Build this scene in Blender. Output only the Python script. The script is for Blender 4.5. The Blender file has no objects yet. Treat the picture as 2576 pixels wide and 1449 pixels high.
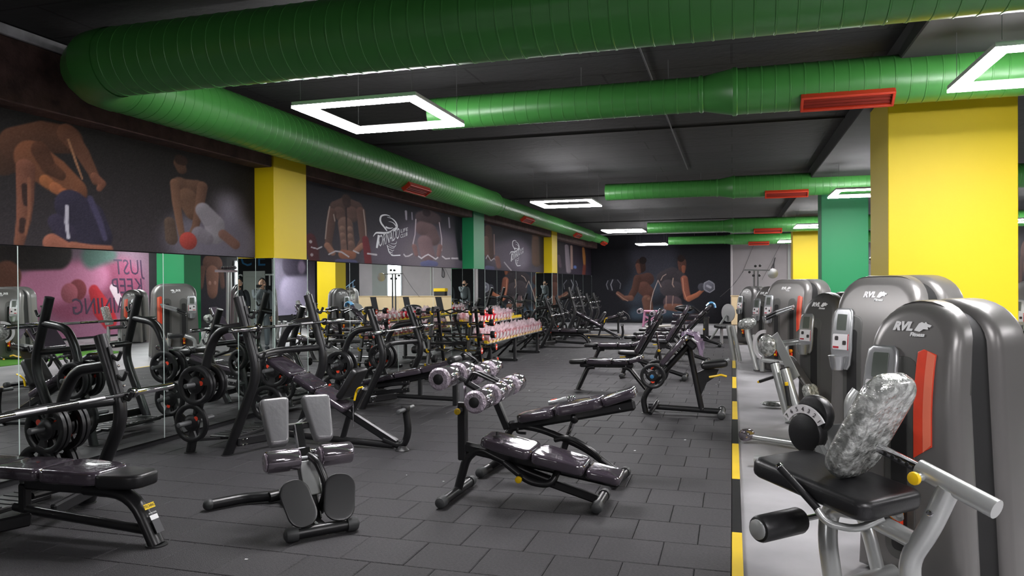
import bpy, bmesh, math, random
import numpy as np
from mathutils import Vector, Matrix
random.seed(7); np.random.seed(7)
R = math.radians
C = bpy.context.scene.collection
SC = bpy.context.scene

# ---------------------------------------------------------------- camera
def look(yaw, pitch, roll):
    f = Vector((-math.sin(yaw)*math.cos(pitch), math.cos(yaw)*math.cos(pitch), math.sin(pitch)))
    r = Vector((math.cos(yaw), math.sin(yaw), 0)); u = r.cross(f)
    r2 = r*math.cos(roll)+u*math.sin(roll); u2 = -r*math.sin(roll)+u*math.cos(roll)
    return Matrix((r2, u2, -f)).transposed()
cam = bpy.data.cameras.new('camera'); camo = bpy.data.objects.new('camera', cam); C.objects.link(camo)
cam.sensor_width = 36.0; cam.lens = 1880.4/2576*36.0; cam.clip_start = 0.02; cam.clip_end = 200
camo.matrix_world = Matrix.Translation((0, 0, 1.6)) @ look(R(16.4365), R(-0.3141), R(-0.338)).to_4x4()
SC.camera = camo

# ---------------------------------------------------------------- world, exposure
w = bpy.data.worlds.new('world'); SC.world = w; w.use_nodes = True
w.node_tree.nodes['Background'].inputs[0].default_value = (0.75, 0.78, 0.85, 1)
w.node_tree.nodes['Background'].inputs[1].default_value = 0.05
SC.view_settings.view_transform = 'Standard'; SC.view_settings.look = 'None'
SC.view_settings.gamma = 1.0; SC.view_settings.use_curve_mapping = False
SC.view_settings.exposure = 0.62
LAMP = 80.0          # emission of the ceiling lamp diffusers

# ---------------------------------------------------------------- materials
def s2l(c):
    return tuple(((x/12.92) if x <= .04045 else ((x+.055)/1.055)**2.4) for x in c)
def hexc(h):
    return s2l(tuple(int(h[i:i+2], 16)/255 for i in (0, 2, 4)))
MATS = {}
def mat(name, col, rough=.5, metal=0., bump=0., bscale=40., var=0., coat=0., emit=None, alpha=1., trans=0., spec=None, vscale=3., rnd=0.):
    m = bpy.data.materials.new(name); m.use_nodes = True; MATS[name] = m
    nt = m.node_tree; b = nt.nodes['Principled BSDF']
    if isinstance(col, str): col = hexc(col)
    b.inputs['Base Color'].default_value = (*col, 1); b.inputs['Roughness'].default_value = rough
    b.inputs['Metallic'].default_value = metal
    if spec is not None: b.inputs['Specular IOR Level'].default_value = spec
    if coat: b.inputs['Coat Weight'].default_value = coat; b.inputs['Coat Roughness'].default_value = .08
    if trans: b.inputs['Transmission Weight'].default_value = trans
    if alpha < 1: b.inputs['Alpha'].default_value = alpha
    if emit: b.inputs['Emission Color'].default_value = (*emit[0], 1); b.inputs['Emission Strength'].default_value = emit[1]
    tc = None
    if bump or var:
        tc = nt.nodes.new('ShaderNodeTexCoord')
    if var:
        n = nt.nodes.new('ShaderNodeTexNoise'); n.inputs['Scale'].default_value = vscale; n.inputs['Detail'].default_value = 6
        nt.links.new(tc.outputs['Object'], n.inputs['Vector'])
        r = nt.nodes.new('ShaderNodeMapRange'); r.inputs[1].default_value = .3; r.inputs[2].default_value = .7
        r.inputs[3].default_value = 1-var; r.inputs[4].default_value = 1+var
        nt.links.new(n.outputs['Fac'], r.inputs[0])
        mx = nt.nodes.new('ShaderNodeMix'); mx.data_type = 'RGBA'; mx.blend_type = 'MULTIPLY'; mx.inputs[0].default_value = 1
        mx.inputs[6].default_value = (*col, 1)
        if rnd:
            oi = nt.nodes.new('ShaderNodeObjectInfo'); r2 = nt.nodes.new('ShaderNodeMapRange')
            r2.inputs[3].default_value = 1-rnd; r2.inputs[4].default_value = 1+rnd
            nt.links.new(oi.outputs['Random'], r2.inputs[0])
            mu = nt.nodes.new('ShaderNodeMath'); mu.operation = 'MULTIPLY'
            nt.links.new(r.outputs[0], mu.inputs[0]); nt.links.new(r2.outputs[0], mu.inputs[1]); src = mu.outputs[0]
        else: src = r.outputs[0]
        nt.links.new(src, mx.inputs[7]); nt.links.new(mx.outputs[2], b.inputs['Base Color'])
    if bump:
        n = nt.nodes.new('ShaderNodeTexNoise'); n.inputs['Scale'].default_value = bscale; n.inputs['Detail'].default_value = 4
        nt.links.new(tc.outputs['Object'], n.inputs['Vector'])
        bp = nt.nodes.new('ShaderNodeBump'); bp.inputs['Strength'].default_value = bump; bp.inputs['Distance'].default_value = .02
        nt.links.new(n.outputs['Fac'], bp.inputs['Height']); nt.links.new(bp.outputs[0], b.inputs['Normal'])
    return m
mat('rubber', (.033, .0308, .0345), .62, bump=.5, bscale=160, var=.35, vscale=60, rnd=.14)
mat('rubber_base', (.012, .012, .013), .9)
mat('concrete', (.34, .335, .345), .38, bump=.04, bscale=8, var=.28, vscale=1.3)
mat('yellow_tape', hexc('e8c52c'), .45, var=.06)
mat('black_tape', (.012, .012, .013), .35, var=.3, vscale=9)
mat('cream', hexc('cbb58f'), .5, var=.04)
mat('ceiling', (.018, .018, .019), .85, bump=.35, bscale=9, var=.3, vscale=.9)
mat('beam_dark', (.022, .022, .022), .8, var=.2)
mat('yellow_paint', hexc('e6ca0a'), .55, bump=.03, bscale=60)
mat('green_paint', hexc('1d8a55'), .55, bump=.03, bscale=60)
mat('fascia', (.085, .047, .040), .75, bump=.5, bscale=26, var=.45, vscale=7)
mat('wall_dark', (.02, .02, .022), .7, var=.1, spec=.2)
mat('wall_white', hexc('b9b4b6'), .7, var=.04)
mat('wall_grey', hexc('9aa09c'), .7, var=.04)
mat('trim_grey', (.5, .5, .52), .6, var=.3, vscale=6)
mat('mirror', (.80, .84, .82), .0, 1.0)
mat('edge_highlight', (.55, .66, .62), .2, spec=.8)
mat('duct_green', (.052, .235, .046), .36, .0, bump=.05, bscale=18, spec=.6)
mat('vent_red', hexc('c93a22'), .45)
mat('vent_dark', hexc('8a2416'), .6)
mat('steel_black', (.011, .011, .012), .33, bump=.02, bscale=200, spec=.55)
mat('steel_black2', (.016, .016, .017), .45, spec=.5)
mat('chrome', (.75, .75, .77), .12, 1.0)
mat('chrome_dark', (.30, .30, .31), .16, 1.0)
mat('knurl', (.5, .5, .52), .38, 1.0, bump=.2, bscale=400)
mat('peg_grey', (.16, .165, .17), .4, .6)
mat('foot_rubber', (.04, .042, .043), .5)
mat('vinyl', (.012, .012, .013), .38, bump=.05, bscale=90)
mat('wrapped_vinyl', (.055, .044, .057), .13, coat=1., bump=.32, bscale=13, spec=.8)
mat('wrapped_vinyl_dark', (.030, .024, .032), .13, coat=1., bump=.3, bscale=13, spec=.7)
mat('roller_wrap', (.38, .34, .38), .10, .85, bump=.10, bscale=9, coat=.6)
mat('wrap_crumple', (.42, .36, .42), .12, .25, bump=1., bscale=45, coat=.6)
mat('pad_sheen', (.16, .16, .165), .27, bump=.12, bscale=30, spec=.9)
mat('clear_wrap', (.62, .64, .62), .06, .25, bump=1., bscale=22, coat=1.)
mat('white_bag', hexc('d9c4cb'), .35, bump=.6, bscale=30, alpha=.45)
mat('purple_film', hexc('a48fae'), .15, bump=.8, bscale=28, alpha=.7, coat=.6)
mat('knob_yellow', hexc('f0c514'), .35)
mat('knob_orange', hexc('ef8b12'), .35)
mat('sticker_red', hexc('e2401f'), .5)
mat('rubber_plate', (.011, .011, .012), .36, bump=.03, bscale=120)
mat('red_cap', hexc('b3122a'), .3, coat=.3)
mat('white_print', (.82, .82, .82), .45)
mat('saddle_yellow', hexc('e8c51c'), .4)
mat('shell_grey', (.165, .159, .153), .34, .35, bump=.02, bscale=400)
mat('shell_dark', (.105, .102, .10), .38, .4, bump=.02, bscale=400)
mat('gap_black', (.006, .006, .006), .7)
mat('recess_grey', (.09, .09, .085), .35, .3)
mat('silver_paint', (.50, .515, .505), .3, .55, coat=.2)
mat('console_silver', (.46, .47, .48), .27, .7)
mat('lcd', (.10, .115, .10), .18, spec=.8)
mat('card_white', (.75, .73, .74), .3)
mat('card_red', hexc('b01a2a'), .4)
mat('ink', (.03, .025, .025), .5)
mat('decal_red', hexc('e0452b'), .35, var=.05, vscale=20)
mat('decal_light', hexc('ee7a5e'), .35)
mat('lamp', (1, 1, 1), .5, emit=((1, .975, 1), LAMP))
mat('lamp_body', (.5, .5, .5), .5)
mat('wire', (.10, .10, .10), .5)
mat('logo_grey', (.55, .56, .60), .5)
mat('pink_plastic', hexc('b77a97'), .4)
mat('blue_film', hexc('6fb4e6'), .25, coat=.4)
mat('cloth_grey', hexc('70767a'), .9, bump=.3, bscale=90)
mat('cloth_dark', hexc('33373c'), .9, bump=.3, bscale=90)
mat('jeans', hexc('6d757b'), .9, bump=.3, bscale=120)
mat('skin', hexc('c69a80'), .55)
mat('hair', hexc('17120f'), .6, bump=.5, bscale=120)
mat('turf', hexc('4d8a1f'), .9, bump=.8, bscale=150)
mat('letter_blue', hexc('2d6f9f'), .5)
mat('rail_blue', hexc('8fb4d6'), .4)
mat('door_white', hexc('c3c9c3'), .45)
mat('daylight', (1, 1, 1), .5, emit=((.86, .93, 1), 5.0))
mat('glass_frame', hexc('c9ced2'), .4)
mat('stain', (.07, .07, .075), .6)
mat('bulb_paper', (.7, .65, .58), .6)
m = bpy.data.materials.new('print'); m.use_nodes = True; MATS['print'] = m
_b = m.node_tree.nodes['Principled BSDF']; _b.inputs['Roughness'].default_value = .7; _b.inputs['Specular IOR Level'].default_value = .15
_a = m.node_tree.nodes.new('ShaderNodeVertexColor'); _a.layer_name = 'Col'
m.node_tree.links.new(_a.outputs['Color'], _b.inputs['Base Color'])
# film-wrapped cushion: dark pad under crumpled clear film
_m = MATS['clear_wrap'].node_tree; _n = _m.nodes.new('ShaderNodeTexNoise'); _t = _m.nodes.new('ShaderNodeTexCoord'); _r = _m.nodes.new('ShaderNodeValToRGB')
_n.inputs['Scale'].default_value = 26; _n.inputs['Detail'].default_value = 10; _n.inputs['Distortion'].default_value = .5
_r.color_ramp.elements[0].position = .42; _r.color_ramp.elements[0].color = (.24, .25, .235, 1); _r.color_ramp.elements[1].position = .72; _r.color_ramp.elements[1].color = (.78, .80, .77, 1)
_m.links.new(_t.outputs['Object'], _n.inputs['Vector']); _m.links.new(_n.outputs['Fac'], _r.inputs['Fac']); _m.links.new(_r.outputs['Color'], _m.nodes['Principled BSDF'].inputs['Base Color'])
# ceiling board marks: faint joints printed by the shuttering
_m = MATS['ceiling'].node_tree; _br = _m.nodes.new('ShaderNodeTexBrick'); _tc = _m.nodes.new('ShaderNodeTexCoord')
_br.inputs['Scale'].default_value = 1.0; _br.inputs['Brick Width'].default_value = 2.4; _br.inputs['Row Height'].default_value = .6
_br.inputs['Mortar Size'].default_value = .012
_br.inputs['Color1'].default_value = (.021, .021, .022, 1); _br.inputs['Color2'].default_value = (.027, .027, .028, 1)
_br.inputs['Mortar'].default_value = (.008, .008, .008, 1)
_m.links.new(_tc.outputs['Object'], _br.inputs['Vector']); _m.links.new(_br.outputs['Color'], _m.nodes['Principled BSDF'].inputs['Base Color'])

# ---------------------------------------------------------------- geometry helpers
class G:
    def __init__(s): s.v = []; s.f = []
    def add(s, vs, fs):
        o = len(s.v); s.v += [tuple(x) for x in vs]; s.f += [tuple(i+o for i in q) for q in fs]; return s
    def box(s, c, d, rot=None, b=0.):
        hx, hy, hz = d[0]/2, d[1]/2, d[2]/2; b = min(b, hx*.9, hy*.9, hz*.9)
        vs = []; fs = []
        if b <= 0:
            vs = [(x, y, z) for x in (-hx, hx) for y in (-hy, hy) for z in (-hz, hz)]
            fs = [(0, 1, 3, 2), (4, 6, 7, 5), (0, 4, 5, 1), (2, 3, 7, 6), (0, 2, 6, 4), (1, 5, 7, 3)]
        else:
            idx = {}
            for sx in (-1, 1):
                for sy in (-1, 1):
                    for sz in (-1, 1):
                        for k in range(3):
                            p = [sx*(hx-(b if k != 0 else 0)), sy*(hy-(b if k != 1 else 0)), sz*(hz-(b if k != 2 else 0))]
                            idx[(sx, sy, sz, k)] = len(vs); vs.append(tuple(p))
            I = lambda a, bb, c_, k: idx[(a, bb, c_, k)]
            for sgn in (-1, 1):
                fs.append((I(sgn, -1, -1, 0), I(sgn, 1, -1, 0), I(sgn, 1, 1, 0), I(sgn, -1, 1, 0)))
                fs.append((I(-1, sgn, -1, 1), I(1, sgn, -1, 1), I(1, sgn, 1, 1), I(-1, sgn, 1, 1)))
                fs.append((I(-1, -1, sgn, 2), I(1, -1, sgn, 2), I(1, 1, sgn, 2), I(-1, 1, sgn, 2)))
            for a in (-1, 1):
                for c_ in (-1, 1):
                    fs.append((I(a, c_, -1, 0), I(a, c_, 1, 0), I(a, c_, 1, 1), I(a, c_, -1, 1)))
                    fs.append((I(a, -1, c_, 0), I(a, 1, c_, 0), I(a, 1, c_, 2), I(a, -1, c_, 2)))
                    fs.append((I(-1, a, c_, 1), I(1, a, c_, 1), I(1, a, c_, 2), I(-1, a, c_, 2)))
                    for e in (-1, 1): fs.append((I(a, c_, e, 0), I(a, c_, e, 1), I(a, c_, e, 2)))
        M = Matrix.Translation(c) @ (rot.to_4x4() if rot is not None else Matrix.Identity(4))
        return s.add([M @ Vector(p) for p in vs], fs)
    def bar(s, p0, p1, wd, ht, b=.004, up=(0, 0, 1)):
        p0 = Vector(p0); p1 = Vector(p1); d = (p1-p0); L = d.length; x = d/L; u = Vector(up)
        if abs(x.dot(u)) > .98: u = Vector((1, 0, 0))
        y = u.cross(x).normalized(); z = x.cross(y)
        return s.box((p0+p1)/2, (L, wd, ht), Matrix((x, y, z)).transposed(), b)
    def tube(s, pts, r, n=10, fil=0., k=5, ry=None, up=(0, 1, 0), cap=True, r1=None):
        P = [Vector(p) for p in pts]
        if fil and len(P) > 2:
            Q = [P[0]]
            for i in range(1, len(P)-1):
                a = P[i-1]-P[i]; b = P[i+1]-P[i]; d = min(fil, a.length*.48, b.length*.48)
                A = P[i]+a.normalized()*d; B = P[i]+b.normalized()*d
                for j in range(k+1):
                    t = j/k; Q.append(A*(1-t)**2+P[i]*2*t*(1-t)+B*t*t)
            Q.append(P[-1]); P = Q
        T = []
        for i in range(len(P)):
            a = P[max(i-1, 0)]; b = P[min(i+1, len(P)-1)]; T.append((b-a).normalized())
        u = Vector(up)
        if abs(u.dot(T[0])) > .95: u = Vector((1, 0, 0)) if abs(T[0].x) < .9 else Vector((0, 0, 1))
        vs = []; fs = []; ry = ry or r; ll = [0]
        for i in range(1, len(P)): ll.append(ll[-1]+(P[i]-P[i-1]).length)
        for i, p in enumerate(P):
            u = (u-T[i]*u.dot(T[i])).normalized(); wv = T[i].cross(u)
            sc = 1 if r1 is None else 1+(r1/r-1)*ll[i]/ll[-1]
            for j in range(n):
                a = 2*math.pi*j/n; vs.append(p+(u*(ry*math.cos(a))+wv*(r*math.sin(a)))*sc)
        for i in range(len(P)-1):
            for j in range(n):
                a = i*n+j; b = i*n+(j+1) % n; fs.append((a, b, b+n, a+n))
        if cap: fs.append(tuple(range(n-1, -1, -1))); fs.append(tuple(range((len(P)-1)*n, len(P)*n)))
        return s.add(vs, fs)
    def lathe(s, p0, d, prof, n=20, up=(0, 0, 1)):
        d = Vector(d).normalized(); u = Vector(up)
        if abs(u.dot(d)) > .95: u = Vector((1, 0, 0))
        u = (u-d*u.dot(d)).normalized(); wv = d.cross(u); p0 = Vector(p0); vs = []; fs = []
        for (r, t) in prof:
            for j in range(n):
                a = 2*math.pi*j/n; vs.append(p0+d*t+(u*math.cos(a)+wv*math.sin(a))*max(r, 1e-5))
        for i in range(len(prof)-1):
            for j in range(n):
                a = i*n+j; b = i*n+(j+1) % n; fs.append((a, b, b+n, a+n))
        fs.append(tuple(range(n-1, -1, -1))); fs.append(tuple(range((len(prof)-1)*n, len(prof)*n)))
        return s.add(vs, fs)
    def rcyl(s, p0, p1, r, b=.012, n=20):
        p0 = Vector(p0); d = Vector(p1)-p0; L = d.length; b = min(b, L*.45, r*.9)
        pr = [(r-b, 0), (r-b*.3, b*.3), (r, b), (r, L-b), (r-b*.3, L-b*.3), (r-b, L)]
        return s.lathe(p0, d, pr, n)
    def ell(s, c, rx, ry, rz, n=12, m=8, rot=None):
        vs = []; fs = []
        for i in range(m+1):
            t = math.pi*i/m
            for j in range(n):
                a = 2*math.pi*j/n; p = Vector((rx*math.sin(t)*math.cos(a), ry*math.sin(t)*math.sin(a), rz*math.cos(t)))
                if rot is not None: p = rot @ p
                vs.append(Vector(c)+p)
        for i in range(m):
            for j in range(n):
                a = i*n+j; b = i*n+(j+1) % n; fs.append((a, b, b+n, a+n) if 0 < i < m-1 else ((a, b+n, a+n) if i == 0 else (a, b, a+n)))
        return s.add(vs, fs)
    def pad(s, outline, t, b=.02, M=None, crown=0., k=3, cap=0):
        """outline (x,y) extruded from z=0 to z=t with rounded rims"""
        O = [Vector((x, y)) for x, y in outline]; n = len(O)
        cx = (min(p.x for p in O)+max(p.x for p in O))/2; cy = (min(p.y for p in O)+max(p.y for p in O))/2
        wx = max(p.x for p in O)-min(p.x for p in O); wy = max(p.y for p in O)-min(p.y for p in O)
        b = min(b, t*.48, wx*.4, wy*.4); rings = []
        def ring(ins, z): rings.append([(cx+(p.x-cx)*(1-2*ins/wx), cy+(p.y-cy)*(1-2*ins/wy), z) for p in O])
        ring(b+min(.012, wx*.05, wy*.05), 0)
        for i in range(k+1):
            a = math.pi/2*i/k; ring(b*(1-math.sin(a)), b*(1-math.cos(a)))
        for i in range(k+1):
            a = math.pi/2*i/k; ring(b*(1-math.cos(a)), t-b+b*math.sin(a))
        ring(b+min(.012, wx*.05, wy*.05), t); ii = len(rings)-1
        if crown: ring(min(wx, wy)*.22+b, t+crown*.8); ring(min(wx, wy)*.38+b*.5, t+crown)
        for q in range(1, cap+1): rings.append([(cx+(x-cx)*(1-q/(cap+.6)), cy+(y-cy)*(1-q/(cap+.6)), z) for x, y, z in rings[ii]])
        vs = [p for r_ in rings for p in r_]; fs = []
        for i in range(len(rings)-1):
            for j in range(n):
                a = i*n+j; c = i*n+(j+1) % n; fs.append((a, c, c+n, a+n))
        fs.append(tuple(range(n-1, -1, -1))); fs.append(tuple(range((len(rings)-1)*n, len(rings)*n)))
        M = M or Matrix.Identity(4)
        return s.add([M @ Vector(p) for p in vs], fs)
    def ob(s, name, m, parent=None, smooth=35, loc=None):
        return mk(name, s.v, s.f, m, parent, smooth, loc)
def mk(name, v, f, m, parent=None, smooth=35, loc=None):
    me = bpy.data.meshes.new(name); me.from_pydata([tuple(x) for x in v], [], f); me.validate()
    bm = bmesh.new(); bm.from_mesh(me); bmesh.ops.recalc_face_normals(bm, faces=bm.faces); bm.to_mesh(me); bm.free()
    if smooth:
        me.polygons.foreach_set('use_smooth', [True]*len(me.polygons)); me.set_sharp_from_angle(angle=R(smooth))
    me.materials.append(MATS[m])
    o = bpy.data.objects.new(name, me); C.objects.link(o)
    if parent: o.parent = parent
    if loc: o.location = loc
    return o
def T(name, label, cat, loc=(0, 0, 0), rz=0., group=None):
    o = bpy.data.objects.new(name, None); C.objects.link(o); o.empty_display_size = .1
    o.location = loc; o.rotation_euler = (0, 0, rz); o['label'] = label; o['category'] = cat
    if group: o['group'] = group
    return o
def tag(o, label, cat, group=None):
    o['label'] = label; o['category'] = cat
    if group: o['group'] = group
    return o
def struct(o, label=None):
    o['kind'] = 'structure'
    if label: o['label'] = label
    return o
def copy(o, parent=None):
    c = o.copy(); C.objects.link(c); c.parent = parent
    for ch in list(o.children): copy(ch, c)
    return c
def link(me_o, parent, loc, rot=None, name=None):
    c = me_o.copy(); C.objects.link(c); c.parent = parent; c.location = loc
    if rot: c.rotation_euler = rot
    if name: c.name = name
    return c
def rrect(wd, ht, r, n=4, cx=0, cy=0):
    r = min(r, wd*.49, ht*.49); P = []
    for (sx, sy, a0) in ((1, 1, 0), (-1, 1, 90), (-1, -1, 180), (1, -1, 270)):
        for i in range(n+1):
            a = R(a0+90*i/n); P.append((cx+sx*(wd/2-r)+r*math.cos(a), cy+sy*(ht/2-r)+r*math.sin(a)))
    return P
def frame_on(p0, p1, side=(0, 1, 0)):
    """matrix: x along p0->p1, y = side, z = normal, origin p0"""
    p0 = Vector(p0); x = (Vector(p1)-p0).normalized(); y = Vector(side); y = (y-x*y.dot(x)).normalized(); z = x.cross(y)
    M = Matrix((x, y, z)).transposed().to_4x4(); M.translation = p0; return M
def text(s, size, m, name, parent, M, depth=.002, shear=0., sx=1., align='CENTER', sp=1., bold=0.):
    cu = bpy.data.curves.new('t', 'FONT'); cu.body = s; cu.size = size; cu.extrude = depth; cu.shear = shear
    cu.align_x = align; cu.align_y = 'CENTER'; cu.space_character = sp; cu.offset = bold; cu.resolution_u = 2
    o = bpy.data.objects.new('t', cu); C.objects.link(o)
    dg = bpy.context.evaluated_depsgraph_get(); me = bpy.data.meshes.new_from_object(o.evaluated_get(dg))
    bpy.data.objects.remove(o); bpy.data.curves.remove(cu)
    me.transform(M @ Matrix.Diagonal((sx, 1, 1, 1))); me.materials.clear(); me.materials.append(MATS[m])
    ob = bpy.data.objects.new(name, me); C.objects.link(ob)
    if parent: ob.parent = parent
    return ob
def ordn(i): return ['first', 'second', 'third', 'fourth', 'fifth', 'sixth', 'seventh', 'eighth', 'ninth', 'tenth', 'eleventh', 'twelfth', 'thirteenth', 'fourteenth', 'fifteenth', 'sixteenth', 'seventeenth', 'eighteenth', 'nineteenth', 'twentieth'][i]

# ================================================================ SETTING
XW, XR, YB, YF, ZC = -5.6, 8.0, -8.0, 30.6, 3.62
COLS = [(.62, 'y'), (7.87, 'y'), (15.15, 'g'), (22.4, 'y')]        # left wall pilasters, start in Y
# ---- floor: concrete slab, rubber tiles on the left part
fl = struct(G().box((1.2, 12, -.07), (13.8, 41, .1)).ob('floor', 'concrete', None, 0), 'grey concrete floor with a field of black rubber tiles')
TS, RY = .40, .3955
def tile_geo(sx, sy):
    h = .002; e = .005; x, y = sx/2-h, sy/2-h
    v = [(-x, -y, -.02), (x, -y, -.02), (x, y, -.02), (-x, y, -.02), (-x, -y, -e), (x, -y, -e), (x, y, -e), (-x, y, -e),
         (-x+e, -y+e, 0), (x-e, -y+e, 0), (x-e, y-e, 0), (-x+e, y-e, 0)]
    f = [(8, 9, 10, 11)]
    for i in range(4):
        j = (i+1) % 4; f += [(i, j, 4+j, 4+i), (4+i, 4+j, 8+j, 8+i)]
    return v, f
tiles = []
row = 0; y = 6.27-RY*13
while y < 23.0:
    off = .2 if row % 2 == 1 else 0.
    x = -.012-off+ (.4 if off else 0); edges = []
    xs = [-.012]; xx = -.012-(.2 if off else .4)
    while xx > XW+.02: xs.append(xx); xx -= TS
    xs.append(XW+.02)
    for a, b in zip(xs[:-1], xs[1:]):
        if a-b > .03: tiles.append(((a+b)/2, y+RY/2, a-b, RY))
    y += RY; row += 1
def inview(x, y):
    d = math.sin(R(16.44)); c = math.cos(R(16.44)); dep = -x*d+y*c; lat = x*c+y*d
    return dep > 3.6 and abs(lat/dep) < .72
tiles.sort(key=lambda t: (not inview(t[0], t[1]), t[0]**2+t[1]**2))
proto = None
st = G()
for i, (x, y, sx, sy) in enumerate(tiles):
    if i < 300:
        if abs(sx-TS) < .002:
            if proto is None: o = proto = mk('rubber_tile', *tile_geo(sx, sy), 'rubber', fl, 0)
            else: o = proto.copy(); C.objects.link(o)
        else: o = mk('rubber_tile', *tile_geo(sx, sy), 'rubber', fl, 0)
        o.parent = fl; o.location = (x, y, random.uniform(-.0012, .0012))
    else:
        v, f = tile_geo(sx, sy); dz = random.uniform(-.001, .001); st.add([(a+x, b+y, c+dz) for a, b, c in v], f)
so = st.ob('rubber_tiles', 'rubber', fl, 0); so['kind'] = 'stuff'
struct(G().box((XW/2, 12.1, -.0245), (5.6, 22.4, .009)).ob('floor_underlay', 'rubber_base', fl, 0))
# ---- black and yellow edge tape
tp = bpy.data.objects.new('trim_1', None); C.objects.link(tp); struct(tp, 'black and yellow hazard tape along the rubber floor edge')
ye = [2.2]; k = 0
marks = [3.6, 4.98, 6.34, 7.73, 9.11, 10.48, 11.8, 13.19, 14.57, 15.99, 17.31, 18.76, 20.09, 21.46, 23.0]
for i, (a, b) in enumerate(zip(marks[:-1], marks[1:])):
    yel = (i % 2 == 0)
    G().box((.021, (a+b)/2, .0015 if yel else .001), (.062, b-a, .003), None, .001).ob('tape_strip', 'yellow_tape' if yel else 'black_tape', tp, 0)
struct(G().box((-2.8, 23.03, -.005), (5.56, .05, .03), None, .006).ob('trim_2', 'cream'), 'cream strip ending the rubber floor')
struct(G().box((3.9, 10.5, -.012), (1.6, 9, .016)).ob('trim_3', 'turf'), 'green turf lane on the far side of the machines')
# ---- ceiling and beams
struct(G().box((1.2, 11.3, ZC+.05), (13.8, 40, .1)).ob('ceiling', 'ceiling', None, 0), 'black painted board ceiling')
struct(G().box((1.97, 11.3, ZC-.10), (1.3, 39.9, .2), None, .01).ob('trim_4', 'beam_dark', None, 0), 'dark ceiling beam along the row of columns')
for i, yy in enumerate((9.9, 17.1, 24.4)):
    struct(G().box((-1.9, yy, ZC-.012), (7.2, .06, .024)).ob('trim_%d' % (5+i), 'beam_dark', None, 0), 'thin dark batten across the ceiling')
struct(G().tube([(-.75, 3., ZC-.02), (-.75, 13.5, ZC-.02)], .010, 6).ob('trim_8', 'stain'), 'thin conduit on the ceiling')
# ---- walls
struct(G().box((XW-.1, 11.3, 1.8), (.2, 39, 3.62)).ob('wall_left', 'wall_dark', None, 0), 'left wall behind mirrors and posters')
struct(G().box((-2.85, YF+.1, 1.8), (5.5, .2, 3.62)).ob('wall_far', 'wall_dark', None, 0), 'dark far wall')
struct(G().box((4.0, YF+1.5, 1.8), (8.2, .2, 3.62)).ob('wall_far_right', 'wall_white', None, 0), 'pale grey far wall behind the counter')
struct(G().box((-.05, YF+.8, 1.8), (.1, 1.3, 3.62)).ob('wall_far_return', 'wall_white', None, 0), 'short return wall beside the dark far wall')
struct(G().box((XR+.1, 11.8, 1.8), (.2, 40.6, 3.62)).ob('wall_right', 'wall_dark', None, 0), 'right wall with posters')
struct(G().box((1.2, YB-.1, 1.8), (13.9, .2, 3.62)).ob('wall_back', 'wall_dark', None, 0), 'dark wall behind the camera')
struct(G().box((-.02, YF-.01, 1.8), (.05, .03, 3.6), None, .004).ob('trim_9', 'wall_white'), 'pale edge of the dark far wall')
struct(G().box((-2.8, YF-.02, 3.595), (5.5, .03, .035)).ob('trim_10', 'trim_grey'), 'pale strip along the far wall top')
# fascia and pale strip above the posters
bays = [(-8., .62), (1.34, 7.87), (8.59, 15.15), (15.87, 22.4), (23.12, 30.55)]
for i, (a, b) in enumerate(bays[1:]):
    struct(G().box((XW+.13, (a+b)/2, 3.28), (.26, b-a-.004, .5), None, .01).ob('trim_%d' % (11+i), 'fascia', None, 0), 'rough brown plaster beam above a poster')
    struct(G().box((XW+.14, (a+b)/2, 3.572), (.28, b-a, .08), None, .004).ob('trim_%d' % (16+i), 'trim_grey', None, 0), 'pale strip between brown beam and ceiling')
# ---- pilasters on the left wall
for i, (y0, c) in enumerate(COLS):
    o = G().box((XW+.135, y0+.36, 2.775), (.29, .72, 1.69), None, .004).ob('pilaster', 'yellow_paint' if c == 'y' else 'green_paint')
    tag(o, ['yellow pilaster on the left wall just outside the picture', 'large yellow pilaster between the bending man poster and the logo poster', 'green pilaster on the left mirror wall between two posters', 'small far yellow pilaster on the left mirror wall'][i], 'column', 'painted pilasters on the mirror wall')
# ---- free columns on the right
for nm, (x0, x1, y0, y1), c, lb in (
        ('column', (1.43, 2.51, 7.87, 8.83), 'yellow_paint', 'big bright yellow column behind the nearest machines'),
        ('column', (1.61, 2.42, 15.15, 15.75), 'green_paint', 'green square column behind the machines'),
        ('column', (1.63, 2.33, 22.4, 23.1), 'yellow_paint', 'yellow column farther back, left of the green column')):
    tag(G().box(((x0+x1)/2, (y0+y1)/2, 1.8), (x1-x0, y1-y0, 3.6), None, .006).ob(nm, c, None), lb, 'column', 'painted square columns')
# ---- mirrors
def mirror(cx, cy, sx, sy, lb, edges):
    o = G().box((0, 0, 0), (sx, sy, 1.88)).ob('mirror_panel', 'mirror', None, 0, (cx, cy, .99)); tag(o, lb, 'mirror', 'wall mirror panels')
    for ex, ey in edges: G().box((ex-cx, ey-cy, 0), (.009, .009, 1.885)).ob('edge', 'edge_highlight', o, 0)  # pale strips stand in for the highlight on the bevelled panel edges
    return o
seams = [[1.34, 3.08, 4.70, 6.32, 7.52, 7.865], [8.595, 10.2, 11.9, 13.5, 15.145], [15.875, 17.6, 19.3, 20.9, 22.395], [23.125, 25., 26.9, 28.7, 30.54]]
bn = ['in the bay before the large yellow pilaster', 'between the large yellow and green pilasters', 'between the green and far yellow pilasters', 'beyond the far yellow pilaster']
for bi, s in enumerate(seams):
    for i, (a, b) in enumerate(zip(s[:-1], s[1:])):
        mirror(XW+.012, (a+b)/2, .02, b-a-.006, '%s mirror panel %s' % (ordn(i), bn[bi]), [(XW+.018, b-.003)])
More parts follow.
